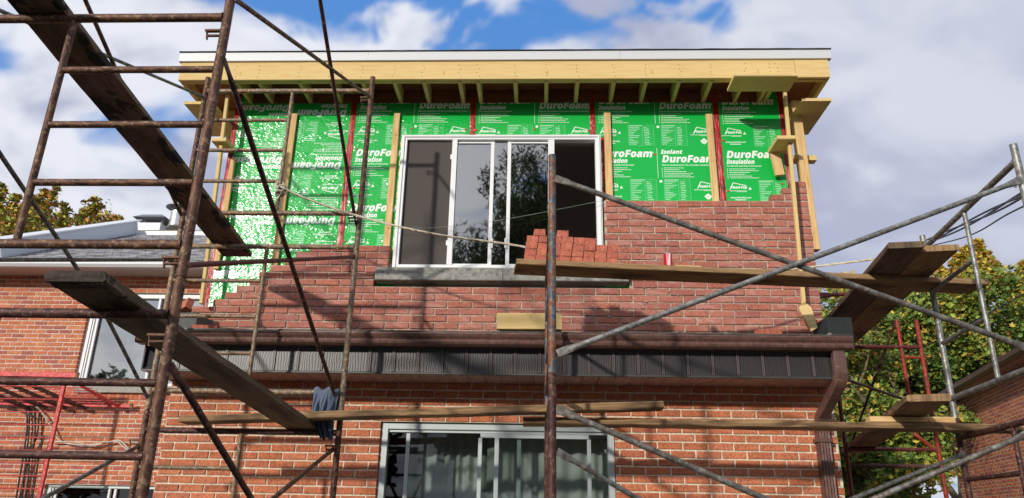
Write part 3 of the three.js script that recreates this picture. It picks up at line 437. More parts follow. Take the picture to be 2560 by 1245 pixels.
// ------------------------------------------------------------------ neighbouring houses
const whiteMetal = std({ color: lin(0.72, 0.74, 0.76), roughness: 0.45 });
const curtainPlain = (xa, xb, y0, y1, z, n, amp) => { const g = new THREE.PlaneGeometry(xb - xa, y1 - y0, 60, 2), p = g.attributes.position; for (let i = 0; i < p.count; i++) { const u = p.getX(i) / (xb - xa) + 0.5; p.setXYZ(i, (xa + xb) / 2 + p.getX(i), (y0 + y1) / 2 + p.getY(i), z + amp * Math.sin(u * n * 6.283 + 1.5 * Math.sin(u * 7))); } g.computeVertexNormals(); return g; };
const leftHouse = thing('neighbour_house', 'red brick house with white gutter and grey shingle roof behind the left scaffold', 'house');
{
  const z0 = -4.6, C = 0.0676, M = new THREE.Matrix4().makeTranslation(0, 0, z0), courses = [], x0 = -9.6, x1 = -3.4;
  const uw = { x0: -7.13, x1: -4.9, y0: 3.40, y1: 4.86 }, lw = { x0: -7.2, x1: -5.3, y0: 1.0, y1: 1.985 };
  for (let k = 0; k < 64; k++) { const y = 5.14 - (k + 1) * C, mid = y + C / 2; if (y < 1.2) break; let runs = [[x0, x1]]; for (const w of [uw, lw]) if (mid > w.y0 - 0.11 * (w === uw) && mid < w.y1) runs = [[x0, w.x0 - (w === uw && mid < w.y0 ? -0.1 : 0)], [w.x1, x1]]; courses.push({ y, k, runs }); }
  mesh(leftHouse, 'wall', mergeGeometries([mortarBed(courses, C, 0.09, 0.006, M), box(x0, x1, 0, 1.19, z0 - 0.09, z0 - 0.008)]), farMortar);
  layBricks(leftHouse, courses, { L: 0.212, C, joint: 0.0115, D: 0.08, mats: farBrickMats, seed: 900, M });
  mesh(leftHouse, 'inner_wall', mergeGeometries([box(x0, uw.x0, 0, 5.3, z0 - 0.3, z0 - 0.095), box(uw.x1, x1, 0, 5.3, z0 - 0.3, z0 - 0.095), box(uw.x0, uw.x1, uw.y1, 5.3, z0 - 0.3, z0 - 0.095), box(uw.x0, uw.x1, lw.y1, uw.y0, z0 - 0.3, z0 - 0.095), box(x0, x0 + 0.2, 0, 5.3, z0 - 6, z0 - 0.3), box(x1 - 0.2, x1, 0, 5.3, z0 - 6, z0 - 0.3), box(x0, x1, 0, 5.3, z0 - 6.2, z0 - 6), box(x0 + 0.2, x1 - 0.2, 5.2, 5.28, z0 - 6, z0 - 0.3), box(x0 + 0.2, x1 - 0.2, 2.6, 2.8, z0 - 6, z0 - 0.3)]), interiorDark);
  // header course of upright bricks under the sill
  for (let i = 0, x = uw.x0 + 0.28; x < uw.x1; x += 0.0676, i++) { const m = mesh(leftHouse, 'header_brick', brickGeo(0.057, 0.09, 0.07, 940 + i % 5), farBrickMats[i % 5]); m.position.set(x, uw.y0 - 0.165, z0 + 0.003); }
  const win = (w, n) => { const f = mesh(leftHouse, 'window', mergeGeometries([box(w.x0, w.x0 + 0.07, w.y0, w.y1, z0 - 0.13, z0 - 0.05, 0.005), box(w.x1 - 0.07, w.x1, w.y0, w.y1, z0 - 0.13, z0 - 0.05, 0.005), box(w.x0 + 0.07, w.x1 - 0.07, w.y1 - 0.07, w.y1, z0 - 0.13, z0 - 0.051, 0.005), box(w.x0 + 0.07, w.x1 - 0.07, w.y0, w.y0 + 0.05, z0 - 0.13, z0 - 0.051, 0.005), box(w.x0 + 0.08, w.x0 + 0.10, w.y0 + 0.05, w.y1 - 0.07, z0 - 0.10, z0 - 0.06), box(w.x0 + 0.12, w.x0 + 0.155, w.y0 + 0.05, w.y1 - 0.07, z0 - 0.10, z0 - 0.065)]), n ? aluminium : whiteMetal); const xm = n ? -6.25 : -6.02; mesh(f, 'sash_stile', mergeGeometries([box(xm - 0.03, xm, w.y0 + 0.05, w.y1 - 0.07, z0 - 0.10, z0 - 0.055, 0.003), box(xm + 0.05, xm + 0.085, w.y0 + 0.05, w.y1 - 0.07, z0 - 0.11, z0 - 0.07, 0.003)]), whiteMetal); mesh(f, 'pane', box(w.x0 + 0.05, w.x1 - 0.05, w.y0 + 0.03, w.y1 - 0.04, z0 - 0.118, z0 - 0.115), n ? glassClear : glassCoat); return f; };
  const f1 = win(uw, 0); mesh(f1, 'curtain', curtainPlain(-6.85, -6.3, 3.3, 4.8, z0 - 0.42, 5, 0.05), curtainMat); mesh(f1, 'curtain', curtainPlain(-5.7, -5.0, 3.3, 4.8, z0 - 0.42, 5, 0.05), curtainMat);
  win(lw, 1);
  mesh(leftHouse, 'window_sill', box(uw.x0 + 0.10, uw.x1, 3.285, 3.395, z0 - 0.1, z0 + 0.06, 0.006), std({ color: lin(0.5, 0.49, 0.42), map: mortarMap, roughness: 0.85 }));
  // eave and gutter
  const ze = z0 + 0.42;
  mesh(leftHouse, 'soffit', box(x0 - 0.3, x1, 5.135, 5.15, z0, ze), std({ color: lin(0.52, 0.51, 0.46), roughness: 0.6 }));
  mesh(leftHouse, 'fascia', box(x0 - 0.3, x1, 5.12, 5.24, ze, ze + 0.02), whiteMetal);
  mesh(leftHouse, 'gutter', sweep([[5.125, ze + 0.022], [5.125, ze + 0.10], [5.165, ze + 0.135], [5.215, ze + 0.12], [5.245, ze + 0.145], [5.25, ze + 0.13], [5.22, ze + 0.11], [5.16, ze + 0.12], [5.135, ze + 0.095], [5.135, ze + 0.022]].reverse(), x1 - x0 + 0.3, { seg: 1 }).translate(x0 - 0.3, 0, 0), whiteMetal);
  // roof slope, built course by course
  const rz = ze + 0.06, ry = 5.25, D = 3.45, S = 0.5, sl = Math.hypot(1, S), ang = Math.atan(S), n = 27, Rr = rng(12);
  const shT = [1, 2, 3].map(s => texFn(512, 64, (u, v) => { const a = fbm(u * 60, v * 8, 950 + s, 3, 60, 8), t = vnoise(u * 26 + s * 3, 0.5, 960 + s, 26, 0) ; const k = 0.38 + 0.26 * t + 0.16 * a - (((u * 26) % 1) < 0.06 ? 0.2 : 0); return [k, k * 1.0, k * 1.02]; }));
  const shM = shT.map(t => std({ map: t, roughness: 0.95, bumpMap: clayBump, bumpScale: 0.004 }));
  const roof = mesh(leftHouse, 'roof', lumber(V(x0 - 0.3, ry - 0.06, rz), V(x1, ry - 0.06, rz), 0.06, 0.01, {}), roofing);
  for (let i = 0; i < n; i++) { const d = i * D / n, w = D / n * sl + 0.04, g = sweep(rectSec(0.012, w, 0.002), x1 - x0 + 0.3, { seg: 46, wob: 0.009, seed: 970 + i, u0: i * 0.23 }); const uv = g.attributes.uv, p = g.attributes.position; for (let q = 0; q < uv.count; q++) uv.setXY(q, p.getX(q) * 0.28 + i * 0.137, 0.5 + p.getZ(q) * 3); g.rotateX(ang - 0.09); g.translate(x0 - 0.3, ry + d * S + 0.014, rz - d); mesh(roof, 'shingle_course', flat(g), shM[i % 3]); }
  mesh(leftHouse, 'roof_back', lumber(V((x0 + x1) / 2 - 0.15, ry + D * S - 0.03, rz - D), V((x0 + x1) / 2 - 0.15, ry - 0.1, rz - 2 * D), 0.05, x1 - x0 + 0.3, { up: V(0, 1, 0) }), roofing);
  const yr = ry + D * S, zr = rz - D;
  mesh(leftHouse, 'ridge_flashing', box(-8.6, x1, yr - 0.02, yr + 0.09, zr - 0.03, zr, 0.004), whiteMetal);
  // parapet clad in white metal, following the slope
  const pa = V(-8.55, yr + 0.02, zr), pb = V(-8.55, ry + 0.02, rz + 0.02), ext = pa.clone().sub(pb).normalize();
  const par = mesh(leftHouse, 'parapet', lumber(pb.clone().add(V(0, 0.10, 0)), pa.clone().add(V(0, 0.10, 0)).addScaledVector(ext, 0.05), 0.34, 0.30, { c: 0.006 }), std({ color: lin(0.55, 0.60, 0.66), roughness: 0.4, metalness: 0.2 }));
  mesh(par, 'cap_flashing', lumber(pb.clone().add(V(0, 0.30, 0)), pa.clone().add(V(0, 0.30, 0)).addScaledVector(ext, 0.1), 0.03, 0.36, { c: 0.004 }), whiteMetal);
  // chimney slab with hoods
  const ch = P3(385, 582, zr - 0.6);
  mesh(leftHouse, 'chimney', mergeGeometries([box(ch.x - 0.75, ch.x + 1.0, ch.y - 0.6, ch.y + 0.07, zr - 1.3, zr - 0.6, 0.01)]), std({ color: lin(0.42, 0.38, 0.30), map: mortarMap, roughness: 0.9 }));
  const v = P3(375, 573, zr - 0.8), hood = mesh(leftHouse, 'roof_vent', box(v.x - 0.24, v.x + 0.24, v.y - 0.05, v.y + 0.14, v.z - 0.3, v.z + 0.05, 0.006), whiteMetal);
  const pg = new THREE.CylinderGeometry(0.30, 0.52, 0.10, 4, 1).rotateY(Math.PI / 4).scale(1, 1, 0.8).translate(v.x + 0.02, v.y + 0.28, v.z - 0.12); mesh(hood, 'vent_hood', flat(pg), std({ color: lin(0.25, 0.26, 0.28), roughness: 0.4, metalness: 0.5 }));
  for (const sx of [-0.2, 0.2]) mesh(hood, 'vent_stay', box(v.x + sx - 0.02, v.x + sx + 0.02, v.y + 0.14, v.y + 0.25, v.z - 0.1, v.z - 0.06), whiteMetal);
  const f = P3(438, 575, zr - 0.8), fl = mesh(leftHouse, 'flue_pipe', new THREE.LatheGeometry([[0, 0], [0.20, 0], [0.155, 0.10], [0.15, 0.42], [0.13, 0.42], [0.13, 0.1]].map(p => new THREE.Vector2(...p)), 20).translate(f.x, f.y, f.z), std({ color: lin(0.6, 0.6, 0.58), roughness: 0.35, metalness: 0.7 }));
  mesh(fl, 'flue_cap', new THREE.LatheGeometry([[0, 0.56], [0.27, 0.52], [0.27, 0.505], [0, 0.53]].map(p => new THREE.Vector2(...p)), 20).translate(f.x, f.y, f.z), std({ color: lin(0.4, 0.42, 0.42), roughness: 0.4, metalness: 0.6 }));
  for (const a of [0, 2.1, 4.2]) mesh(fl, 'cap_stay', tube(V(f.x + 0.13 * Math.cos(a), f.y + 0.4, f.z + 0.13 * Math.sin(a)), V(f.x + 0.18 * Math.cos(a), f.y + 0.53, f.z + 0.18 * Math.sin(a)), 0.01, { seg: 6 }), greySteel);
}
function P3(px, py, z) { return PZ(px, py, z); }

const rightHouse = thing('neighbour_house', 'orange brick side wall and brown eave of the house beyond the right scaffold', 'house');
{
  // wall through (9.75, -12) and (8.6, -7); local x runs from the far corner towards the viewer
  const far = V(9.78, 0, -12), dir = V(-0.224, 0, 0.9745).normalize(), nrm = V(-dir.z, 0, dir.x), M = new THREE.Matrix4().makeBasis(dir, V(0, 1, 0), nrm.clone()).setPosition(far);
  if (M.determinant() < 0) M.makeBasis(dir, V(0, 1, 0), nrm.negate()).setPosition(far);
  const C = 0.0676, courses = []; for (let k = 0; k < 50; k++) { const y = 4.33 - (k + 1) * C; if (y < 1.6) break; courses.push({ y, k, runs: [[0, 7.2]] }); }
  const MM = m => m.applyMatrix4(M);
  mesh(rightHouse, 'wall', mergeGeometries([mortarBed(courses, C, 0.09, 0.006, M), MM(box(0, 7.2, 0, 1.6, -0.09, -0.008))]), farMortar);
  layBricks(rightHouse, courses, { L: 0.212, C, joint: 0.012, D: 0.08, mats: farBrickMats, seed: 1100, M, keep: 300 });
  mesh(rightHouse, 'inner_wall', MM(box(0.01, 7.2, 0, 4.6, -5.5, -0.095)), interiorDark);
  mesh(rightHouse, 'soffit', MM(box(-0.4, 7.5, 4.335, 4.35, -0.02, 0.33)), soffitMetal);
  mesh(rightHouse, 'gutter', MM(sweep([[4.34, 0.332], [4.34, 0.41], [4.38, 0.445], [4.46, 0.46], [4.46, 0.45], [4.39, 0.43], [4.35, 0.40], [4.35, 0.332]].reverse(), 8, {}).translate(-0.4, 0, 0)), brownMetal);
  mesh(rightHouse, 'roof', MM(lumber(V(-0.4, 4.44, 0.38), V(7.5, 4.44, 0.38), 0.06, 0.1).clone()), roofing);
  mesh(rightHouse, 'roof_slope', MM(flat(new THREE.BufferGeometry().setFromPoints([V(-0.4, 4.45, 0.4), V(7.5, 4.45, 0.4), V(7.5, 5.6, -3), V(-0.4, 4.45, 0.4), V(7.5, 5.6, -3), V(-0.4, 5.6, -3)]))), std({ color: lin(0.07, 0.065, 0.06), side: THREE.DoubleSide }));
}

// ------------------------------------------------------------------ trees
const bark = std({ map: texFn(128, 512, (u, v) => { const a = fbm(u * 14, v * 10, 1201, 4, 14, 10), b = fbm(u * 4, v * 6, 1202, 3, 4, 6); return [0.30 + 0.28 * a + 0.06 * b, 0.27 + 0.26 * a + 0.08 * b, 0.22 + 0.2 * a]; }), bumpMap: clayBump, bumpScale: 0.03, roughness: 0.95 });
const leafMat = phys({ vertexColors: true, roughness: 0.62, side: THREE.DoubleSide, transmission: 0, thickness: 0 });
const MAPLE = [[0, 0], [0.5, 0.12], [0.34, 0.32], [0.62, 0.62], [0.24, 0.58], [0, 1], [-0.24, 0.58], [-0.62, 0.62], [-0.34, 0.32], [-0.5, 0.12]];
const NARROW = [[0, 0], [0.13, 0.3], [0.09, 0.75], [0, 1], [-0.09, 0.75], [-0.13, 0.3]];
function makeTree(name, label, group, o) {
  const R = rng(o.seed), t = thing(name, label, 'tree', group), gs = [], tips = [];
  const limb = (a, dir, len, r, depth) => {
    const n = 4; let p = a.clone(), d = dir.clone(); const pts = [p.clone()];
    for (let i = 0; i < n; i++) { d.add(V((R() - 0.5) * 0.35, (R() - 0.35) * 0.25, (R() - 0.5) * 0.35)).normalize(); p = p.clone().addScaledVector(d, len / n); pts.push(p.clone()); }
    for (let i = 0; i < n; i++) gs.push(tube(pts[i], pts[i + 1], r * (1 - 0.13 * i), { seg: depth > 1 ? 5 : 8, rb: r * (1 - 0.13 * (i + 1)) }));
    if (depth >= o.depth) { tips.push(pts[n], pts[n - 1], pts[2]); return; }
    if (depth > 0) tips.push(pts[n]);
    const kids = depth === 0 ? o.limbs : 3 + (R() < 0.5 ? 1 : 0);
    for (let i = 0; i < kids; i++) { const q = pts[depth === 0 ? 1 + Math.floor(R() * (n)) : 2 + Math.floor(R() * (n - 1))], az = (i + R() * 0.7) / kids * 6.283, up = depth === 0 ? (o.up ?? 0.55) + R() * 0.5 : 0.1 + R() * 0.75; const nd = V(Math.cos(az), up, Math.sin(az)).normalize().multiplyScalar(0.8).addScaledVector(d, 0.45).normalize(); limb(q, nd, len * (0.52 + R() * 0.25), r * 0.52, depth + 1); }
  };
  limb(o.base, V(o.lean ?? 0, 1, 0).normalize(), o.trunk, o.r, 0);
  { const ty = Math.max(...tips.map(p => p.y)), tr = Math.max(...tips.map(p => Math.hypot(p.x - o.base.x, p.z - o.base.z))), S = new THREE.Matrix4().makeTranslation(o.base.x, 0, o.base.z).multiply(new THREE.Matrix4().makeScale(o.radius / tr, o.top / ty, o.radius / tr)).multiply(new THREE.Matrix4().makeTranslation(-o.base.x, 0, -o.base.z)); gs.forEach(g => g.applyMatrix4(S)); tips.forEach(p => p.applyMatrix4(S)); }
  mesh(t, 'trunk', mergeGeometries(gs), bark);
  const shape = o.leaf ?? MAPLE, pos = [], col = [], per = Math.ceil(o.n / tips.length), c = V(0, 0, 0), m = new THREE.Matrix4(), q = new THREE.Quaternion();
  const top = Math.max(...tips.map(p => p.y)), bot = Math.min(...tips.map(p => p.y));
  const clumps = tips.map(p => [p, o.clump]); for (const [p, h] of o.spires ?? []) for (let i = 0; i < 9; i++) clumps.push([V(p.x + (R() - 0.5) * 0.12, p.y - h * i / 9, p.z + (R() - 0.5) * 0.2), 0.12 + 0.36 * i / 9]);
  for (const [tip, clump] of clumps) {
    const hue = R(), tf = (tip.y - bot) / (top - bot + 1e-6);
    for (let i = 0; i < per; i++) {
      const rr = clump * Math.pow(R(), 0.5), th = R() * 6.283, ph = Math.acos(2 * R() - 1);
      c.set(tip.x + rr * Math.sin(ph) * Math.cos(th), tip.y + rr * Math.cos(ph) * 0.6, tip.z + rr * Math.sin(ph) * Math.sin(th));
      q.setFromEuler(new THREE.Euler(-0.9 + (R() - 0.5) * 1.9, R() * 6.283, (R() - 0.5) * 1.6, 'YXZ')); const s = o.size * (0.65 + 0.7 * R()); m.compose(c, q, V(s, s, s));
      let k = o.pick(R(), hue, tf, c); const j = 0.6 + 0.7 * R();
      const P = shape.map(([x, y], n) => V(x, y, (n % 2 ? 0.05 : -0.05)).applyMatrix4(m)), ctr = V(0, 0.45, 0.04).applyMatrix4(m);
      for (let n = 0; n < P.length; n++) { const a = P[n], b = P[(n + 1) % P.length]; pos.push(ctr.x, ctr.y, ctr.z, a.x, a.y, a.z, b.x, b.y, b.z); for (let z = 0; z < 3; z++) col.push(k[0] * j, k[1] * j, k[2] * j); }
    }
  }
  const g = new THREE.BufferGeometry(); g.setAttribute('position', new THREE.Float32BufferAttribute(pos, 3)); g.setAttribute('color', new THREE.Float32BufferAttribute(col, 3)); g.computeVertexNormals();
  mesh(t, 'crown', g, leafMat); return t;
}
const GREEN = [0.25, 0.35, 0.046], DEEP = [0.13, 0.225, 0.035], YEL = [0.58, 0.43, 0.05], ORG = [0.48, 0.20, 0.04], RUST = [0.36, 0.13, 0.06], OLIVE = [0.22, 0.26, 0.045], BRN = [0.20, 0.12, 0.05];
const turning = (y) => (r, h, t) => { const a = y + (h - 0.5) * 0.5 + t * 0.25; return r < a * 0.42 ? YEL : r < a * 0.52 ? ORG : r < a * 0.8 ? OLIVE : r < a * 0.8 + 0.02 ? BRN : h > 0.5 ? GREEN : DEEP; };
{
  const b1 = PZ(2335, 1245, -14); makeTree('maple_tree', 'tall green maple with yellow top behind the right scaffold', 'maples behind the houses', { seed: 21, top: 8.2, radius: 4.3, spires: [[2420, 622, 1.3], [2452, 606, 1.5], [2392, 645, 1.0], [2528, 690, 1.0], [2552, 664, 1.3], [2482, 660, 0.9], [2340, 668, 0.7]].map(([a, b, h]) => [PZ(a, b, -13.5), h]), base: V(b1.x + 1.1, 0, -14.5), trunk: 5.2, r: 0.24, limbs: 9, depth: 3, n: 56000, clump: 0.6, size: 0.105, up: 0.55, pick: (r, h, t, c) => turning(c.y > 7.5 ? 1.25 : 0.2)(r, h, t) });
  const b2 = PZ(2195, 1245, -11); makeTree('maple_tree', 'smaller green maple with a forked trunk beside the house corner', 'maples behind the houses', { seed: 33, top: 6.4, radius: 2.7, base: V(b2.x, 0, -11), trunk: 3.4, r: 0.15, limbs: 8, depth: 3, n: 26000, clump: 0.5, size: 0.1, up: 0.5, pick: turning(0.26) });
  makeTree('maple_tree', 'orange and yellow maple rising behind the grey shingle roof', 'maples behind the houses', { seed: 47, top: 11.2, radius: 4.1, spires: [[8, 468, 1.6], [40, 492, 1.4], [78, 486, 1.6], [110, 478, 1.5], [135, 472, 1.7], [165, 515, 1.2], [205, 530, 1.0], [240, 505, 1.1], [290, 545, 0.5]].map(([a, b, h]) => [PZ(a, b, -15), h]), base: V(-16.6, 0, -15.5), trunk: 6.4, r: 0.25, limbs: 9, depth: 3, n: 17000, clump: 0.55, size: 0.12, up: 0.7, pick: (r, h) => r < 0.2 + 0.25 * h ? YEL : r < 0.38 + 0.2 * h ? ORG : r < 0.48 + 0.2 * h ? RUST : r < 0.8 ? OLIVE : GREEN });
  makeTree('maple_tree', 'dense dark green tree filling the gap behind the downspout', 'maples behind the houses', { seed: 59, top: 7.2, radius: 5.5, base: V(11.5, 0, -20), trunk: 4.6, r: 0.25, limbs: 10, depth: 3, n: 22000, clump: 0.75, size: 0.16, up: 0.5, pick: turning(0.2) });
  makeTree('shrub', 'dark green shrub low between the house corner and the neighbour wall', null, { seed: 63, top: 3.4, radius: 3.0, base: V(9.2, 0, -16.5), trunk: 1.2, r: 0.08, limbs: 9, depth: 3, n: 14000, clump: 0.6, size: 0.16, up: 0.6, pick: turning(0.12) });
  // trees across the street, behind the viewer: they show in the window panes
  const dk = (r, h) => r < 0.12 ? OLIVE : h > 0.5 ? [0.05, 0.075, 0.022] : DEEP;
  makeTree('locust_tree', 'tall feathery green tree mirrored in the upper window panes', 'trees across the street', { seed: 71, top: 21.5, radius: 4.0, base: V(-1.0, 0, 30), trunk: 17, r: 0.4, limbs: 17, depth: 3, n: 30000, clump: 0.6, size: 0.3, leaf: NARROW, up: 0.2, pick: dk });
  makeTree('locust_tree', 'lower bushy green tree mirrored at the foot of the upper window', 'trees across the street', { seed: 83, top: 16.2, radius: 2.3, base: V(-4.0, 0, 29), trunk: 10, r: 0.3, limbs: 12, depth: 3, n: 9000, clump: 0.6, size: 0.28, leaf: NARROW, up: 0.45, pick: dk });
  for (let i = 0; i < 10; i++) makeTree('street_tree', 'broad dark tree in the row across the street', 'row of trees across the street', { seed: 91 + i, top: 8.4 + (i * 7 % 5) * 0.2, radius: 4.3, base: V(-26 + i * 5.9, 0, 26 + (i * 3 % 4) * 0.8), trunk: 3.2, r: 0.2, limbs: 9, depth: 3, n: 6500, clump: 1.15, size: 0.55, leaf: [[0, 0], [0.36, 0.5], [0, 1], [-0.36, 0.5]], up: 0.35, pick: dk });
}

// ------------------------------------------------------------------ scaffolding
const lift = (p, y) => V(p.x, y, p.z);
// masons' frame: two legs at a and b, bars at the given heights, ladder side built between leg `ladder` and an inner post
function scaffoldFrame(label, group, { a, b, bars, inner, ladder, legMat, barMat, rungMat = barMat, up = 0.145, down = 0.145, pin = 0.1, locks = [], pinMat = legMat, r = 0.0225 }) {
  const t = thing('scaffold_frame', label, 'scaffold frame', group), top = bars[0], bot = bars[bars.length - 1], w = b.clone().sub(a).setY(0), ud = w.clone().normalize();
  let u = Math.abs(a.x * 7.3 + a.z * 3.1 + top * 2.7) % 5;
  for (const p of [a, b]) mesh(t, 'leg', tube(lift(p, bot - down), lift(p, top + up), r, { seg: 16, u0: u += 0.37 }), legMat);
  for (const p of [a, b]) mesh(t, 'coupling_pin', tube(lift(p, top + up), lift(p, top + up + pin), r * 0.8, { seg: 12, u0: u }), pinMat);
  for (const y of [top, bot]) mesh(t, 'crossbar', tube(lift(a, y).addScaledVector(ud, r * 0.9), lift(b, y).addScaledVector(ud, -r * 0.9), r * 0.94, { seg: 14, u0: u += 0.53 }), barMat);
  const q = ladder === 'a' ? a : b, s = ladder === 'a' ? 1 : -1, ip = q.clone().addScaledVector(ud, s * inner);
  mesh(t, 'inner_post', tube(lift(ip, bot + r * 0.8), lift(ip, top - r * 0.8), 0.0165, { seg: 12, u0: u += 0.2 }), rungMat);
  for (let i = 1; i + 1 < bars.length; i++) mesh(t, 'rung', tube(lift(q, bars[i]).addScaledVector(ud, s * r * 0.9), lift(ip, bars[i]).addScaledVector(ud, -s * 0.014), 0.0165, { seg: 12, u0: u += 0.41 }), rungMat);
  // welded collars where bars meet legs
  for (const y of [top, bot]) for (const [p, k] of [[a, 1], [b, -1]]) mesh(t, 'weld_collar', tube(lift(p, y).addScaledVector(ud, k * r * 0.85), lift(p, y).addScaledVector(ud, k * (r + 0.012)), r * 1.12, { seg: 12, rb: r * 0.98, u0: u }), barMat);
  for (const [p, y, k] of locks) { const c = lift(p === 'a' ? a : b, y), d = ud.clone().multiplyScalar(k);
    mesh(t, 'brace_lock', mergeGeometries([tube(c.clone().addScaledVector(d, r * 0.8), c.clone().addScaledVector(d, 0.085), 0.007, { seg: 8 }), lumber(c.clone().addScaledVector(d, r * 0.8).add(V(0, 0.028, 0)), c.clone().addScaledVector(d, 0.095).add(V(0, 0.028, 0)), 0.012, 0.02, { c: 0.002 }), lumber(c.clone().addScaledVector(d, 0.088).add(V(0, 0.03, 0)), c.clone().addScaledVector(d, 0.082).add(V(0, -0.02, 0)), 0.006, 0.014, { c: 0.001 })]), legMat); }
  return t;
}
const even = (y, n = 5, s = 0.2945) => Array.from({ length: n }, (_, i) => y - i * s);
const RA = V(-3.01, 0, 0.8), RB = V(-1.513, 0, 0.8), NA = V(-3.05, 0, 3.5), NB = V(-1.532, 0, 3.5);
scaffoldFrame('weathered steel scaffold frame at the green foam, topmost of its stack', 'left scaffold frames by the wall', { a: RA, b: RB, bars: even(5.176), inner: 0.79, ladder: 'a', legMat: rustySteel, barMat: paleSteel, up: 0.14, locks: [['b', 5.08, -1], ['b', 3.93, -1]], pin: 0.0 });
scaffoldFrame('scaffold frame before the stepped brick, with the shirt on its lowest bar', 'left scaffold frames by the wall', { a: RA, b: RB, bars: even(3.70, 5, 0.297), inner: 0.755, ladder: 'a', legMat: paleSteel, barMat: paleSteel, rungMat: paleSteel, locks: [['b', 3.58, -1], ['b', 2.47, -1]] });
scaffoldFrame('dark scaffold frame below the shirt in front of the ground floor brick', 'left scaffold frames by the wall', { a: RA, b: RB, bars: even(2.213, 5, 0.27), inner: 0.755, ladder: 'a', legMat: rustySteel, barMat: darkSteel, rungMat: paleSteel, up: 0.14, locks: [['a', 2.11, -1], ['b', 2.09, -1]] });
scaffoldFrame('scaffold frame above the highest near plank, its foot on the ringed post', 'left scaffold frames by the street', { a: NA, b: NB, bars: even(5.40), inner: 0.76, ladder: 'b', legMat: rustySteel, barMat: rustySteel, down: 0.16 });
const nearTop = scaffoldFrame('mortar splashed rusty scaffold frame carrying the upper diagonal plank against the sky', 'left scaffold frames by the street', { a: NA, b: NB, bars: even(3.905, 5, 0.2945), inner: 0.76, ladder: 'b', legMat: rustySteel, barMat: rustySteel, up: 0.16, pin: 0.05, locks: [['b', 3.80, -1], ['b', 2.64, -1]] });
mesh(nearTop, 'ring', tube(V(NB.x, 4.0, NB.z), V(NB.x, 4.016, NB.z), 0.0245, { seg: 16 }), galvSteel);
scaffoldFrame('dark rusty scaffold frame carrying the lower diagonal plank before the neighbour house', 'left scaffold frames by the street', { a: NA, b: NB, bars: even(2.417, 5, 0.287), inner: 0.76, ladder: 'b', legMat: rustySteel, barMat: darkSteel, locks: [['b', 2.30, -1]] });
const F1N = V(0.063, 0, 2.4), F1F = V(0.053, 0, 0.85);
scaffoldFrame('blue painted rusty scaffold frame standing beside the stacked bricks', 'right scaffold frames', { a: F1N, b: F1F, bars: [3.411, 3.08, 2.75, 2.52], inner: 0.7, ladder: 'b', legMat: blueSteel, barMat: darkSteel, up: 0.31, down: 0.13, pin: 0 });
const f1low = scaffoldFrame('dark scaffold frame under the blue painted one before the ground floor window', 'right scaffold frames', { a: F1N, b: F1F, bars: [2.268, 1.95, 1.63, 1.3], inner: 0.7, ladder: 'b', legMat: darkSteel, barMat: darkSteel, up: 0.12, down: 0.3 });
mesh(f1low, 'wire_tie', new THREE.TorusGeometry(0.025, 0.003, 6, 20).rotateX(1.35).translate(0.063, 2.33, 2.4), rustySteel);
const F2N = V(2.955, 0, 2.2), F2F = V(3.158, 0, 0.6);
scaffoldFrame('galvanised scaffold frame against the trees, carrying the plank with the brick stack', 'right scaffold frames', { a: F2N, b: F2F, bars: [3.79, 3.415, 2.99, 2.56], inner: 0.80, ladder: 'b', legMat: galvSteel, barMat: galvSteel, rungMat: galvSteel, up: 0.11, down: 0.15, pin: 0, locks: [['a', 3.66, 1]] });
scaffoldFrame('dark rusty scaffold frame before the orange brick neighbour wall', 'right scaffold frames', { a: F2N, b: F2F, bars: [2.265, 1.965, 1.66, 1.35], inner: 0.86, ladder: 'b', legMat: darkSteel, barMat: darkSteel, up: 0.14, down: 0.3, locks: [['b', 2.14, 1]] });
// red walk-through frame at the side of the house
{
  const z = -1.6, t = thing('scaffold_frame', 'orange red scaffold frame at the side of the house among the leaves', 'scaffold frame', 'side scaffold frames'), p = (x, y) => PZ(x, y, z);
  const la = p(2062, 720).x, lb = p(2322, 985).x, lc = p(2258, 900).x;
  mesh(t, 'leg', tube(V(lb, 1.2, z), V(lb, 3.75, z), 0.0225, { u0: 1 }), redSteel);
  mesh(t, 'leg', tube(V(la, 1.2, z), V(la, 3.78, z), 0.0225, { u0: 2 }), maroonSteel);
  mesh(t, 'inner_post', tube(V(lc, p(2300, 1090).y, z), V(lc, 3.75, z), 0.02, { u0: 3 }), redSteel);
  mesh(t, 'knee_brace', tube(V(lc, p(2300, 1090).y + 0.01, z), V(lb - 0.01, p(2345, 1130).y, z), 0.02, { u0: 3 }), redSteel);
  for (const y of [p(2275, 894).y]) mesh(t, 'rung', tube(V(lc, y, z), V(lb, y, z), 0.016, { u0: 4 }), redSteel);
  mesh(t, 'crossbar', tube(V(la, 3.45, z), V(lb, 3.45, z), 0.0215, { u0: 5 }), maroonSteel);
  mesh(t, 'crossbar', tube(V(la, p(2230, 1165).y, z), V(lb, p(2230, 1165).y, z), 0.02, { u0: 6 }), darkSteel);
  mesh(t, 'crossbar', tube(V(la, 2.372, z), V(lb, 2.372, z), 0.02, { u0: 7 }), maroonSteel);
}
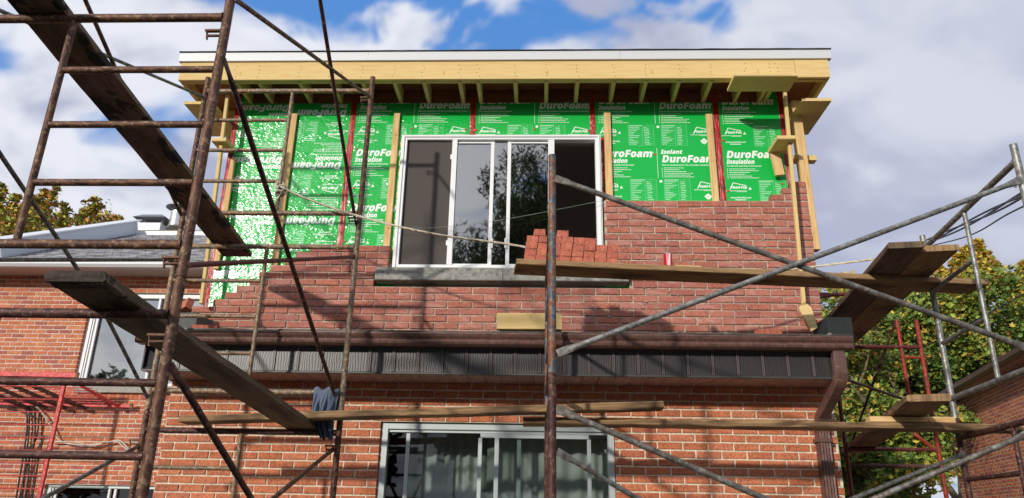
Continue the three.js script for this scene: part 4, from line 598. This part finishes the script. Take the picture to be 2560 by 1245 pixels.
// cross braces
const brace = (label, group, pts, mat, r = 0.0135) => single('cross_brace', label, 'scaffold brace', group, braceGeo(pts, r, pts[0].x * 3 + pts[0].y), mat);
const gL = 'braces of the left scaffold', gR = 'braces of the right scaffold';
brace('long dark brace sloping down across the green foam and stepped brick to the shirt', gL, [PZ(561, 150, 3.5), PZ(838, 992, 0.8)], darkSteel, 0.015);
brace('maroon brace lying nearly level in front of the stepped brick', gL, [PZ(440, 664, 3.5), PZ(888, 642, 0.8)], maroonSteel);
brace('rusty brace crossing the roof edge down to the top of the wall side frame', gL, [PZ(574, -12, 3.5), PZ(928, 245, 0.8)], rustySteel);
brace('steep dark brace crossing the roof edge and ending halfway down the green foam', gL, [V(-1.50, 5.72, 3.5), PZ(890, 563, 0.8)], darkSteel, 0.0145);
brace('dark brace before the ground floor brick under the lower diagonal plank', gL, [PZ(428, 915, 3.5), V(-1.53, 1.0, 0.8)], darkSteel, 0.016);
brace('rusty brace rising to the foot of the hanging shirt', gL, [V(-1.53, 1.25, 3.5), PZ(834, 1122, 0.8)], rustySteel, 0.015);
brace('grey bent brace running down past the neighbour window', gL, [V(-3.03, 3.80, 3.5), PX(10, 400, -3.02), PX(189, 663, -3.02), PX(271, 800, -3.02), PX(380, 1016, -3.02)], greySteel);
brace('grey brace lying nearly level in front of the shingle roof', gL, [V(-3.03, 2.65, 3.5), PX(437, 650, -3.02)], greySteel);
brace('brown brace against the clouds behind the upper diagonal plank', gL, [V(-3.03, 5.30, 3.5), PX(240, 60, -3.02), PX(340, 290, -3.02), PX(466, 566, -3.02)], rustySteel, 0.0145);
brace('grey brace rising behind the upper plank to the roof corner', gL, [V(-3.03, 4.11, 3.5), PX(517, 246, -3.02)], greySteel, 0.0125);
brace('grey brace rising across the neighbour lower window', gL, [V(-3.03, 1.01, 3.5), PX(362, 1106, -3.02)], greySteel, 0.0145);
brace('long grey brace falling from the blue post across the half laid brick', gR, [PZ(1387, 445, 2.42), PZ(2580, 874, 2.2)], greySteel, 0.0165);
brace('long grey brace rising from the gutter across the brick to the galvanised frame', gR, [PZ(1393, 884, 2.44), PZ(2556, 449, 2.22)], galvSteel, 0.0165);
brace('grey brace falling from the dark post past the ground floor window', gR, [PZ(1393, 1022, 2.42), V(2.93, 1.05, 2.2)], greySteel, 0.0165);
brace('second lower grey brace falling across the ground floor window pane', gR, [PZ(1393, 1128, 2.40), V(2.90, 0.55, 0.9)], greySteel, 0.014);
brace('dark brace rising to the clip on the dark frame before the neighbour wall', gR, [PZ(2080, 1268, 1.6), PZ(2412, 1134, 0.63)], greySteel, 0.0145);
brace('grey brace rising before the orange neighbour wall under the dark bar', gR, [PZ(2120, 1275, 2.0), PZ(2590, 1076, 2.2)], greySteel, 0.016);
brace('thin dark brace among the leaves left of the red frame', gR, [PZ(2240, 800, -1.65), PZ(2130, 1105, -2.6)], darkSteel, 0.014);
brace('maroon brace falling from the eave corner behind the short plank', gR, [PZ(2105, 945, -1.6), PZ(2300, 1012, -2.2)], maroonSteel, 0.015);
brace('short maroon bar behind the house corner under the side planks', gR, [PZ(2050, 738, -0.7), PZ(2200, 733, -0.9)], maroonSteel, 0.02);

// ------------------------------------------------------------------ planks
const plank = (label, group, g, mat) => single('plank', label, 'plank', group, g, mat);
{
  const a = PZ(44, 45, 3.5), b = PY(557, 641, 3.73); a.y = 3.928; const d = b.clone().sub(a);
  plank('black stained plank running from the top left down to the green foam', 'scaffold planks', plankFrom(a.clone().addScaledVector(d, -0.28), b, 0.25, 0.045, { side: -1, seed: 61, seg: 16, wob: 0.007 }), mouldPlank);
  const c = PZ(219, 770, 3.5), e = PZ(714, 1075, 0.8); c.y = 2.441; e.y = 2.236; const f = e.clone().sub(c);
  const l2 = thing('plank', 'lower diagonal plank with a charred end running to the shirt', 'plank', 'scaffold planks'), n0 = c.clone().addScaledVector(f, -0.107), fd = f.clone().normalize();
  mesh(l2, 'board', plankFrom(n0, e.clone().addScaledVector(f, 0.02), 0.235, 0.042, { side: -1, seed: 65, seg: 16, wob: 0.006 }), greyPlank);
  mesh(l2, 'charred_end', plankFrom(n0.clone().addScaledVector(fd, -0.012).add(V(-0.003, -0.002, 0)), n0.clone().addScaledVector(fd, 0.05).add(V(-0.003, -0.002, 0)), 0.242, 0.048, { side: -1, seed: 66, seg: 3, wob: 0.008, c: 0.012 }), std({ color: lin(0.07, 0.055, 0.04), map: mortarMap, bumpMap: clayBump, bumpScale: 0.01, roughness: 0.95 }));
  const p1a = PY(1291.6, 660, 3.436), p1b = PY(2474, 711.6, 3.436);
  plank('long level plank under the brick stack and soda can', 'scaffold planks', plankFrom(p1a, p1b, 0.27, 0.045, { seed: 67, seg: 20 }), plankWood);
  plank('long plank in front of the eave with a splintered edge, ending above the window', 'scaffold planks', plankFrom(PZ(445, 1056, 1.0), PZ(1660, 1020, 1.05), 0.175, 0.05, { seed: 71, seg: 20, wob: 0.005 }), plankWood);
  plank('rough bark edged plank across the ground floor reaching the neighbour wall', 'scaffold planks', plankFrom(PZ(1308, 1058, 0.9), V(3.75, 2.292, 0.9), 0.22, 0.046, { seed: 73, seg: 24, wob: 0.007 }), plankWood);
  const y = 3.483, s1 = PY(2221.6, 621.5, y), s1f = PY(2070, 800, y), sd = s1f.clone().sub(s1).normalize(), per = V(-sd.z, 0, sd.x);
  plank('grey ended plank leading back along the house side, beside its twin', 'scaffold planks', plankFrom(s1, s1.clone().addScaledVector(sd, 3.9), 0.24, 0.046, { side: -1, seed: 75 }), greyPlank);
  plank('brown ended plank leading back along the house side, farther from the wall', 'scaffold planks', plankFrom(s1.clone().addScaledVector(per, 0.247).addScaledVector(sd, 0.1), s1.clone().addScaledVector(sd, 3.95).addScaledVector(per, 0.247), 0.25, 0.044, { side: -1, seed: 76 }), plankWood);
  const y3 = 2.393, s3 = PY(2268, 1004, y3), s3f = PY(2105, 1133, y3);
  plank('plank with a red brown rounded end leading back from the pale board', 'scaffold planks', plankFrom(s3, s3f, 0.255, 0.045, { side: -1, seed: 77, wob: 0.006 }), plankWood);
  plank('short pale new board lying across the lower right plank', 'scaffold planks', plankFrom(PY(2176, 1055, 2.345), PY(2390, 1057, 2.345), 0.09, 0.042, { seed: 78, seg: 4, wob: 0.002 }), paleWood);
  // boards nailed up under the eaves
  plank('fresh yellow board nailed flat under the fascia near the right corner', 'boards under the eaves', plankFrom(PY(1836, 190, 5.5), PY(1995, 190, 5.5), 0.27, 0.03, { seed: 81, seg: 2, wob: 0.001 }), freshWood);
  const eave = (label, x, z0, w, s) => plank(label, 'boards under the eaves', plankFrom(V(x, 5.395, z0), V(x, 5.395, z0 - 0.66), w, 0.03, { side: -1, seed: s, seg: 2, wob: 0.001 }), freshWood);
  eave('shaded board fixed below the right end of the roof', 2.46, 0.25, 0.28, 82); eave('shaded board fixed below the left end of the roof', -3.52, 0.22, 0.30, 83);
}
// ------------------------------------------------------------------ masons' corner poles
{
  const pole = (label, x0, x1, y0, y1, z, s) => { const t = thing('corner_pole', label, 'mason pole', 'corner poles'); mesh(t, 'pole', lumber(V(x0, y0, z), V(x1, y1, z), 0.038, 0.032, { up: V(0, 0, 1), seed: s, seg: 3, wob: 0.002 }), freshWood); return t; };
  const r = pole('pale wooden pole at the right corner with a bracket and a paddle foot', 2.282, 2.344, 3.36, 5.56, 0.15, 91);
  const b0 = PZ(1948, 345, 0.15);
  mesh(r, 'bracket_arm', plankFrom(V(b0.x - 0.05, b0.y - 0.06, 0.24), V(b0.x + 0.12, b0.y - 0.06, 0.24), 0.30, 0.04, { seed: 92, seg: 1, wob: 0.002 }), freshWood);
  const c0 = PZ(1940, 405, -0.02); mesh(r, 'bracket_block', lumber(V(c0.x, c0.y + 0.17, -0.045), V(c0.x + 0.03, c0.y - 0.13, -0.045), 0.035, 0.09, { up: V(0, 0, 1), seed: 93 }), paleWood);
  const pd = new THREE.Shape([[-0.015, 0.02], [0.035, 0.02], [0.06, -0.02], [0.075, -0.21], [0.02, -0.24], [-0.045, -0.02]].map(p => new THREE.Vector2(...p)));
  mesh(r, 'paddle', new THREE.ExtrudeGeometry(pd, { depth: 0.018, bevelEnabled: true, bevelSize: 0.002, bevelThickness: 0.002, bevelSegments: 1 }).rotateX(-0.25).translate(2.272, 3.40, 0.165), freshWood);
  const l = pole('greenish pale wooden pole at the left corner with a bracket', -3.066, -3.15, 3.4, 5.56, 0.10, 94);
  const l0 = PZ(560, 355, 0.1); mesh(l, 'bracket_arm', plankFrom(V(l0.x - 0.09, l0.y - 0.03, 0.17), V(l0.x + 0.05, l0.y - 0.03, 0.17), 0.25, 0.04, { seed: 95, seg: 1 }), freshWood);
  const t = thing('corner_pole', 'thick wooden post outside the right brick corner with a cross piece', 'mason pole', 'corner poles');
  mesh(t, 'post', lumber(V(2.515, 4.0, -0.06), V(2.50, 5.56, -0.06), 0.09, 0.085, { up: V(0, 0, 1), seed: 96, seg: 3, wob: 0.002 }), paleWood);
  const h = PZ(2010, 398, -0.15); mesh(t, 'cross_piece', lumber(V(h.x - 0.2, h.y, -0.16), V(h.x + 0.11, h.y, -0.16), 0.055, 0.09, { seed: 97 }), freshWood);
}
// ------------------------------------------------------------------ bricks stacked on the plank
{
  const y0 = 3.4835, zf = 1.10, W = 0.0885, Hh = 0.0535, x0 = PZ(1310, 640, zf).x, R = rng(5);
  const gs = [0, 1, 2].map(i => brickGeo(W - 0.001, Hh - 0.0006, 0.20, 1300 + i, 0.0006, 0.0015));
  const rows = [[0, 8, 0], [0, 8, 0.006], [0, 8, 0.012], [0, 6, 0.02], [0, 0, 0]];
  const put = (x, y, m) => { const b = mesh(scene, numbered('loose_brick'), gs[Math.floor(R() * 3)], stackBrickMats[Math.floor(R() * 3)]); b.position.set(x, y + Hh / 2, zf + (R() - 0.5) * 0.012 - (x - x0) * 0.1); b.rotation.y = (R() - 0.5) * 0.03 + 0.05; b.userData = { label: m ?? 'clean red brick, end on, in the stack on the long plank', category: 'brick', group: 'bricks stacked on the plank' }; };
  rows.forEach(([a, n, dx], j) => { for (let i = 0; i < n; i++) put(x0 + W / 2 + dx + i * (W + 0.002) + (R() - 0.5) * 0.003, y0 + j * Hh); });
  put(x0 + 0.12, y0 + 4 * Hh); put(x0 + 0.30, y0 + 4 * Hh);
}
// ------------------------------------------------------------------ small things
const rope = std({ color: lin(0.62, 0.55, 0.42), roughness: 0.95, bumpMap: texFn(64, 64, (u, v) => 0.5 + 0.5 * Math.sin((u + v) * 6.283), false), bumpScale: 0.01 });
{
  // twisted three-strand rope
  const strand = (pts, r, turns, k) => { const C = new THREE.CatmullRomCurve3(pts), n = 220, out = [], L = C.getLength(); for (let i = 0; i <= n; i++) { const p = C.getPointAt(i / n), t = C.getTangentAt(i / n), s = V(0, 1, 0).cross(t).normalize(), u = t.clone().cross(s), a = i / n * turns * L * 6.283 + k * 2.094; out.push(p.addScaledVector(s, Math.cos(a) * r * 0.5).addScaledVector(u, Math.sin(a) * r * 0.5)); } return new THREE.TubeGeometry(new THREE.CatmullRomCurve3(out), 900, r * 0.62, 5); };
  const knot = PZ(700, 466, 0.83), p1 = [knot, PZ(760, 494, 0.86), PZ(900, 541, 0.92), PZ(1080, 584, 0.98), PZ(1312, 618, 0.86), V(0.6, 3.50, 0.80), V(1.5, 3.495, 0.72), PZ(2030, 667, 0.62), PZ(2240, 641, 0.85)];
  const t = thing('rope', 'pale twisted rope tied to the rung and slung across the window to the side planks', 'rope');
  for (let k = 0; k < 3; k++) mesh(t, 'strand', strand(p1, 0.0102, 17, k), rope);
  const c = V(-2.22, knot.y + 0.04, 0.8); mesh(t, 'knot', mergeGeometries([new THREE.TorusGeometry(0.032, 0.013, 8, 20).rotateY(0.5).translate(c.x, c.y - 0.02, c.z), new THREE.TorusGeometry(0.03, 0.012, 8, 20).rotateX(1.2).translate(c.x + 0.01, c.y - 0.09, c.z), new THREE.TorusGeometry(0.034, 0.011, 8, 20).rotateX(0.9).rotateY(0.8).translate(c.x + 0.02, c.y - 0.05, c.z), curveTube([V(c.x + 0.05, c.y - 0.04, 0.83), V(c.x + 0.03, c.y - 0.1, 0.83), V(c.x, c.y - 0.16, 0.83)], 0.006, 12, 6)]), rope);
  single('string_line', 'thin mason string line stretched across the upper window', 'string', null, curveTube([PZ(985, 571, 0.03), PZ(1100, 568, 0.03), PZ(1250, 550, 0.03), PZ(1505, 502, 0.03)], 0.0016, 24, 5), std({ color: lin(0.3, 0.4, 0.32) }));
}
{ // blue work shirt over the bar
  const y0 = 2.512, z0 = 0.8, g = new THREE.PlaneGeometry(1, 1, 60, 80), p = g.attributes.position, xa = -1.735, xb = -1.545;
  for (let i = 0; i < p.count; i++) { const u = p.getX(i) + 0.5, v = p.getY(i) + 0.5, s = (v - 0.45) * 0.78; // s: distance along cloth from the bar, + is front
    const w = 0.022 * Math.sin(u * 19 + 2 * Math.sin(v * 5)) + 0.014 * Math.sin(u * 41 + v * 9), drop = Math.abs(s), r = 0.034, arc = r * 1.57;
    let y, z; if (drop < arc) { const a = drop / r; y = y0 + r * Math.cos(a); z = z0 + Math.sign(s) * r * Math.sin(a); } else { y = y0 - (drop - arc) * (s > 0 ? 0.93 : 0.42); z = z0 + Math.sign(s) * (r + w * Math.min(1, (drop - arc) * 8) * 0.7); }
    const nar = s > 0 ? 1 - 0.55 * sst(0.12, 0.5, drop) : 1 - 0.2 * sst(0.05, 0.3, drop);
    p.setXYZ(i, mix(xa, xb, 0.5 + (u - 0.5) * nar) + 0.035 * sst(0.1, 0.5, drop) + 0.01 * Math.sin(v * 14), y + 0.012 * Math.sin(u * 13), z); }
  g.computeVertexNormals(); single('work_shirt', 'crumpled blue grey work shirt hung over the scaffold bar', 'shirt', null, g, std({ color: lin(0.105, 0.14, 0.20), roughness: 0.95, side: THREE.DoubleSide, bumpMap: clayBump, bumpScale: 0.003 }));
}
{ // soda can on the plank
  const c = PY(1673, 664, 3.484); c.z -= 0.04; const t = thing('soda_can', 'small red and white soda can on the long plank', 'can');
  const cv = document.createElement('canvas'); cv.width = 256; cv.height = 128; const x = cv.getContext('2d'); x.fillStyle = '#c5161c'; x.fillRect(0, 0, 256, 128); x.fillStyle = '#f4f0ec'; for (const q of [0, 128]) { x.beginPath(); x.moveTo(q + 8, 128); x.bezierCurveTo(q + 30, 80, q + 10, 50, q + 34, 0); x.lineTo(q + 52, 0); x.bezierCurveTo(q + 34, 50, q + 50, 80, q + 30, 128); x.fill(); x.save(); x.translate(q + 96, 112); x.rotate(-Math.PI / 2); x.font = 'italic bold 40px serif'; x.fillText('Co', 0, 10); x.restore(); }
  const ct = new THREE.CanvasTexture(cv); ct.colorSpace = THREE.SRGBColorSpace; ct.wrapS = THREE.RepeatWrapping;
  mesh(t, 'body', new THREE.LatheGeometry([[0, 0.002], [0.024, 0], [0.027, 0.004], [0.033, 0.012], [0.033, 0.105]].map(q => new THREE.Vector2(...q)), 24).rotateY(2.4).translate(c.x, c.y, c.z), std({ map: ct, roughness: 0.3, metalness: 0.2 }));
  mesh(t, 'lid', new THREE.LatheGeometry([[0.033, 0.105], [0.028, 0.116], [0.0275, 0.12], [0.026, 0.12], [0.025, 0.116], [0, 0.116]].map(q => new THREE.Vector2(...q)), 24).translate(c.x, c.y, c.z), galvSteel);
  const o = PY(1690, 666, 3.484), o2 = PY(1757, 669, 3.484); single('wood_offcut', 'small pale wedge of wood beside the soda can', 'offcut', null, plankFrom(V(o.x + 0.01, o.y, o.z - 0.05), V(o2.x, o2.y, o2.z - 0.05), 0.09, 0.032, { seed: 103, seg: 1, wob: 0.004 }), freshWood);
}
{ // timber box and blocks on the eave
  const a = PZ(1242, 815, 0.54), b = PZ(1404, 822, 0.54); single('timber_block', 'short yellow timber block lying on the gutter edge before the brick', 'timber', null, lumber(V(a.x, 3.155, 0.50), V(b.x, 3.155, 0.50), 0.135, 0.09, { seed: 104, seg: 3, wob: 0.003 }), freshWood);
  const blk = std({ color: lin(0.035, 0.045, 0.045), map: mortarMap, roughness: 0.9 });
  single('black_block', 'black felt wrapped block on the ledge at the right corner', 'block', null, box(2.355, 2.56, 3.047, 3.245, 0.1, 0.42, 0.008), blk);
  single('grey_block', 'grey block on the ledge at the left corner under loose bricks', 'block', null, box(-3.24, -2.93, 3.047, 3.235, 0.12, 0.42, 0.008), std({ color: lin(0.17, 0.18, 0.17), map: mortarMap, roughness: 0.9 }));
  const holes = (() => { const s = new THREE.Shape([[-0.1, -0.045], [0.1, -0.045], [0.1, 0.045], [-0.1, 0.045]].map(p => new THREE.Vector2(...p))); for (const hx of [-0.058, 0, 0.058]) { const h = new THREE.Path(); h.absellipse(hx, 0, 0.018, 0.018, 0, 6.283, true); s.holes.push(h); } return s; })();
  const hb = (label, x, y, z, rx, ry, rz) => { const g = uvWorldXY(new THREE.ExtrudeGeometry(holes, { depth: 0.057, bevelEnabled: false }), 2.4, 4.8); g.rotateX(rx); g.rotateY(ry); g.rotateZ(rz); g.translate(x, y, z); single('cored_brick', label, 'brick', 'loose cored bricks on the ledge', g, stackBrickMats[0]); };
  hb('loose red brick showing three core holes on the grey block', -3.05, 3.29, 0.36, -0.35, -0.75, 0.15); hb('second loose red brick leaning behind the cored one on the grey block', -3.17, 3.285, 0.27, -1.5, 0.5, 0.1);
  hb('broken red brick piece lying flat at the left end of the drip edge', -2.86, 3.068, 0.38, -1.5708, 0.2, 0);
  hb('dark red brick piece lying flat near the black block', 1.87, 3.068, 0.42, -1.5708, 0.15, 0);
}
// ------------------------------------------------------------------ red iron balcony of the neighbour
{
  const t = thing('iron_balcony', 'bright red iron balcony frame with slats and ladder rail on the neighbour house', 'balcony');
  const bar = (a, b, w, h, m = redPaint, n = 'frame_bar') => mesh(t, n, lumber(a, b, h, w, { c: 0.003 }), m);
  const B2 = PZ(190, 938, -3.9), Cc = PZ(325, 1015, -4.5), xl = -9.2, A = V(xl, B2.y + 0.02, B2.z), D = V(xl, Cc.y + 0.02, Cc.z);
  bar(A, B2, 0.035, 0.07); bar(D, Cc, 0.035, 0.05); bar(B2.clone().add(V(-0.12, -0.04, 0)), Cc.clone().add(V(-0.12, -0.04, 0)), 0.03, 0.035);
  for (let i = 1; i < 12; i++) { const p = B2.clone().lerp(Cc, i / 12); bar(V(xl, p.y + 0.02, p.z), V(p.x - 0.1, p.y, p.z), 0.018, 0.014, redPaint, 'slat'); }
  for (const o of [-1.45, -1.15, -0.85, -0.55]) bar(B2.clone().add(V(o - 0.35, -0.05, 0)), Cc.clone().add(V(o - 0.1, -0.05, 0)), 0.05, 0.05, darkSteel, 'dark_bar');  // dark diagonal bars beneath the slats
  for (const p of [B2, Cc]) mesh(t, 'end_plug', lumber(p.clone().add(V(0.001, 0, 0)), p.clone().add(V(0.04, 0, 0)), 0.075, 0.036, { c: 0.003 }), plankWood);
  const pt = PZ(164, 948, -3.86); mesh(t, 'ladder_rail', lumber(pt, V(pt.x, 0.3, pt.z), 0.045, 0.05, { up: V(0, 0, 1), c: 0.003 }), redPaint);
  for (let i = 0; i < 9; i++) { const yv = PZ(100, 966 + i * 32, pt.z).y; mesh(t, 'ladder_rung', tube(V(xl, yv, pt.z), V(pt.x, yv, pt.z), 0.009, { seg: 8 }), redPaint); }
}
// ------------------------------------------------------------------ cables
{
  const blackC = std({ color: lin(0.02, 0.02, 0.022), roughness: 0.5 }), paleC = std({ color: lin(0.55, 0.48, 0.4), roughness: 0.7 });
  const cab = (label, pts, r, m = blackC, group = 'overhead cables') => single('cable', label, 'cable', group, curveTube(pts, r, 60, 6), m);
  const q = (x, y, z) => PZ(x, y, z);
  for (let k = 0; k < 3; k++) cab(['thick black cable twisting past the galvanised frame, upper one of the bundle', 'thick black cable twisting past the galvanised frame, middle one of the bundle', 'thick black cable twisting past the galvanised frame, lower one of the bundle'][k], Array.from({ length: 14 }, (_, i) => { const s = i / 13, a = s * 6.5 + k * 2.1; return q(mix(2290, 2640, s) , mix(618, 440, s) + 7 * Math.sin(s * 3.1) + Math.sin(a) * 6, mix(-2, 3, s)).add(V(0, Math.cos(a) * 0.01, 0)); }), 0.0085);
  cab('single thin black cable below the twisted bundle', [q(2280, 625, -2), q(2420, 590, 0), q(2520, 535, 1.5), q(2640, 478, 3)], 0.006);
  cab('thin black cable crossing the leaves behind the red frame', [q(2060, 965, -4), q(2280, 880, -3), q(2420, 810, -2), q(2640, 690, 0)], 0.006);
  const z = -4.53; const wall = 'cables on the neighbour wall';
  [[[62, 1000], [68, 1060], [60, 1130], [48, 1200], [38, 1260]], [[74, 1010], [72, 1080], [66, 1140], [58, 1200], [46, 1260]], [[84, 1020], [88, 1070], [80, 1130], [64, 1170], [52, 1260]], [[98, 1030], [92, 1090], [76, 1130], [70, 1200], [60, 1260]], [[110, 1090], [98, 1140], [88, 1200], [78, 1260]]].forEach((p, i) => cab('black cable hanging down the neighbour brick in a tangle', p.map(([a, b]) => q(a, b, z + 0.01 * (i % 3))), 0.012, blackC, wall));
  [[[0, 1005], [40, 1012], [68, 1022], [90, 1012]], [[0, 1015], [30, 1020], [60, 1032], [82, 1040], [94, 1024]]].forEach((p, i) => cab('black cable looping sideways into the tangle on the neighbour brick', p.map(([a, b]) => q(a, b, z + 0.02)), 0.011, blackC, wall));
  cab('pale cable drooping across the neighbour brick', [q(0, 985, z + 0.02), q(60, 1000, z + 0.02), q(95, 1020, z), q(130, 1070, z), q(150, 1102, z), q(200, 1112, z), q(260, 1108, z), q(300, 1102, z), q(325, 1128, z)], 0.012, paleC, wall);
  cab('second pale cable drooping just below the first on the neighbour brick', [q(130, 1106, z + 0.01), q(180, 1104, z + 0.01), q(230, 1114, z + 0.01), q(290, 1104, z + 0.01), q(322, 1130, z + 0.01)], 0.010, paleC, wall);
}
for (const g of groupsToBase) { g.updateMatrixWorld(true); const b = new THREE.Box3().setFromObject(g), c = V((b.min.x + b.max.x) / 2, b.min.y, (b.min.z + b.max.z) / 2); g.position.add(c); for (const m of g.children) m.position.sub(c); }
renderer.render(scene, camera);
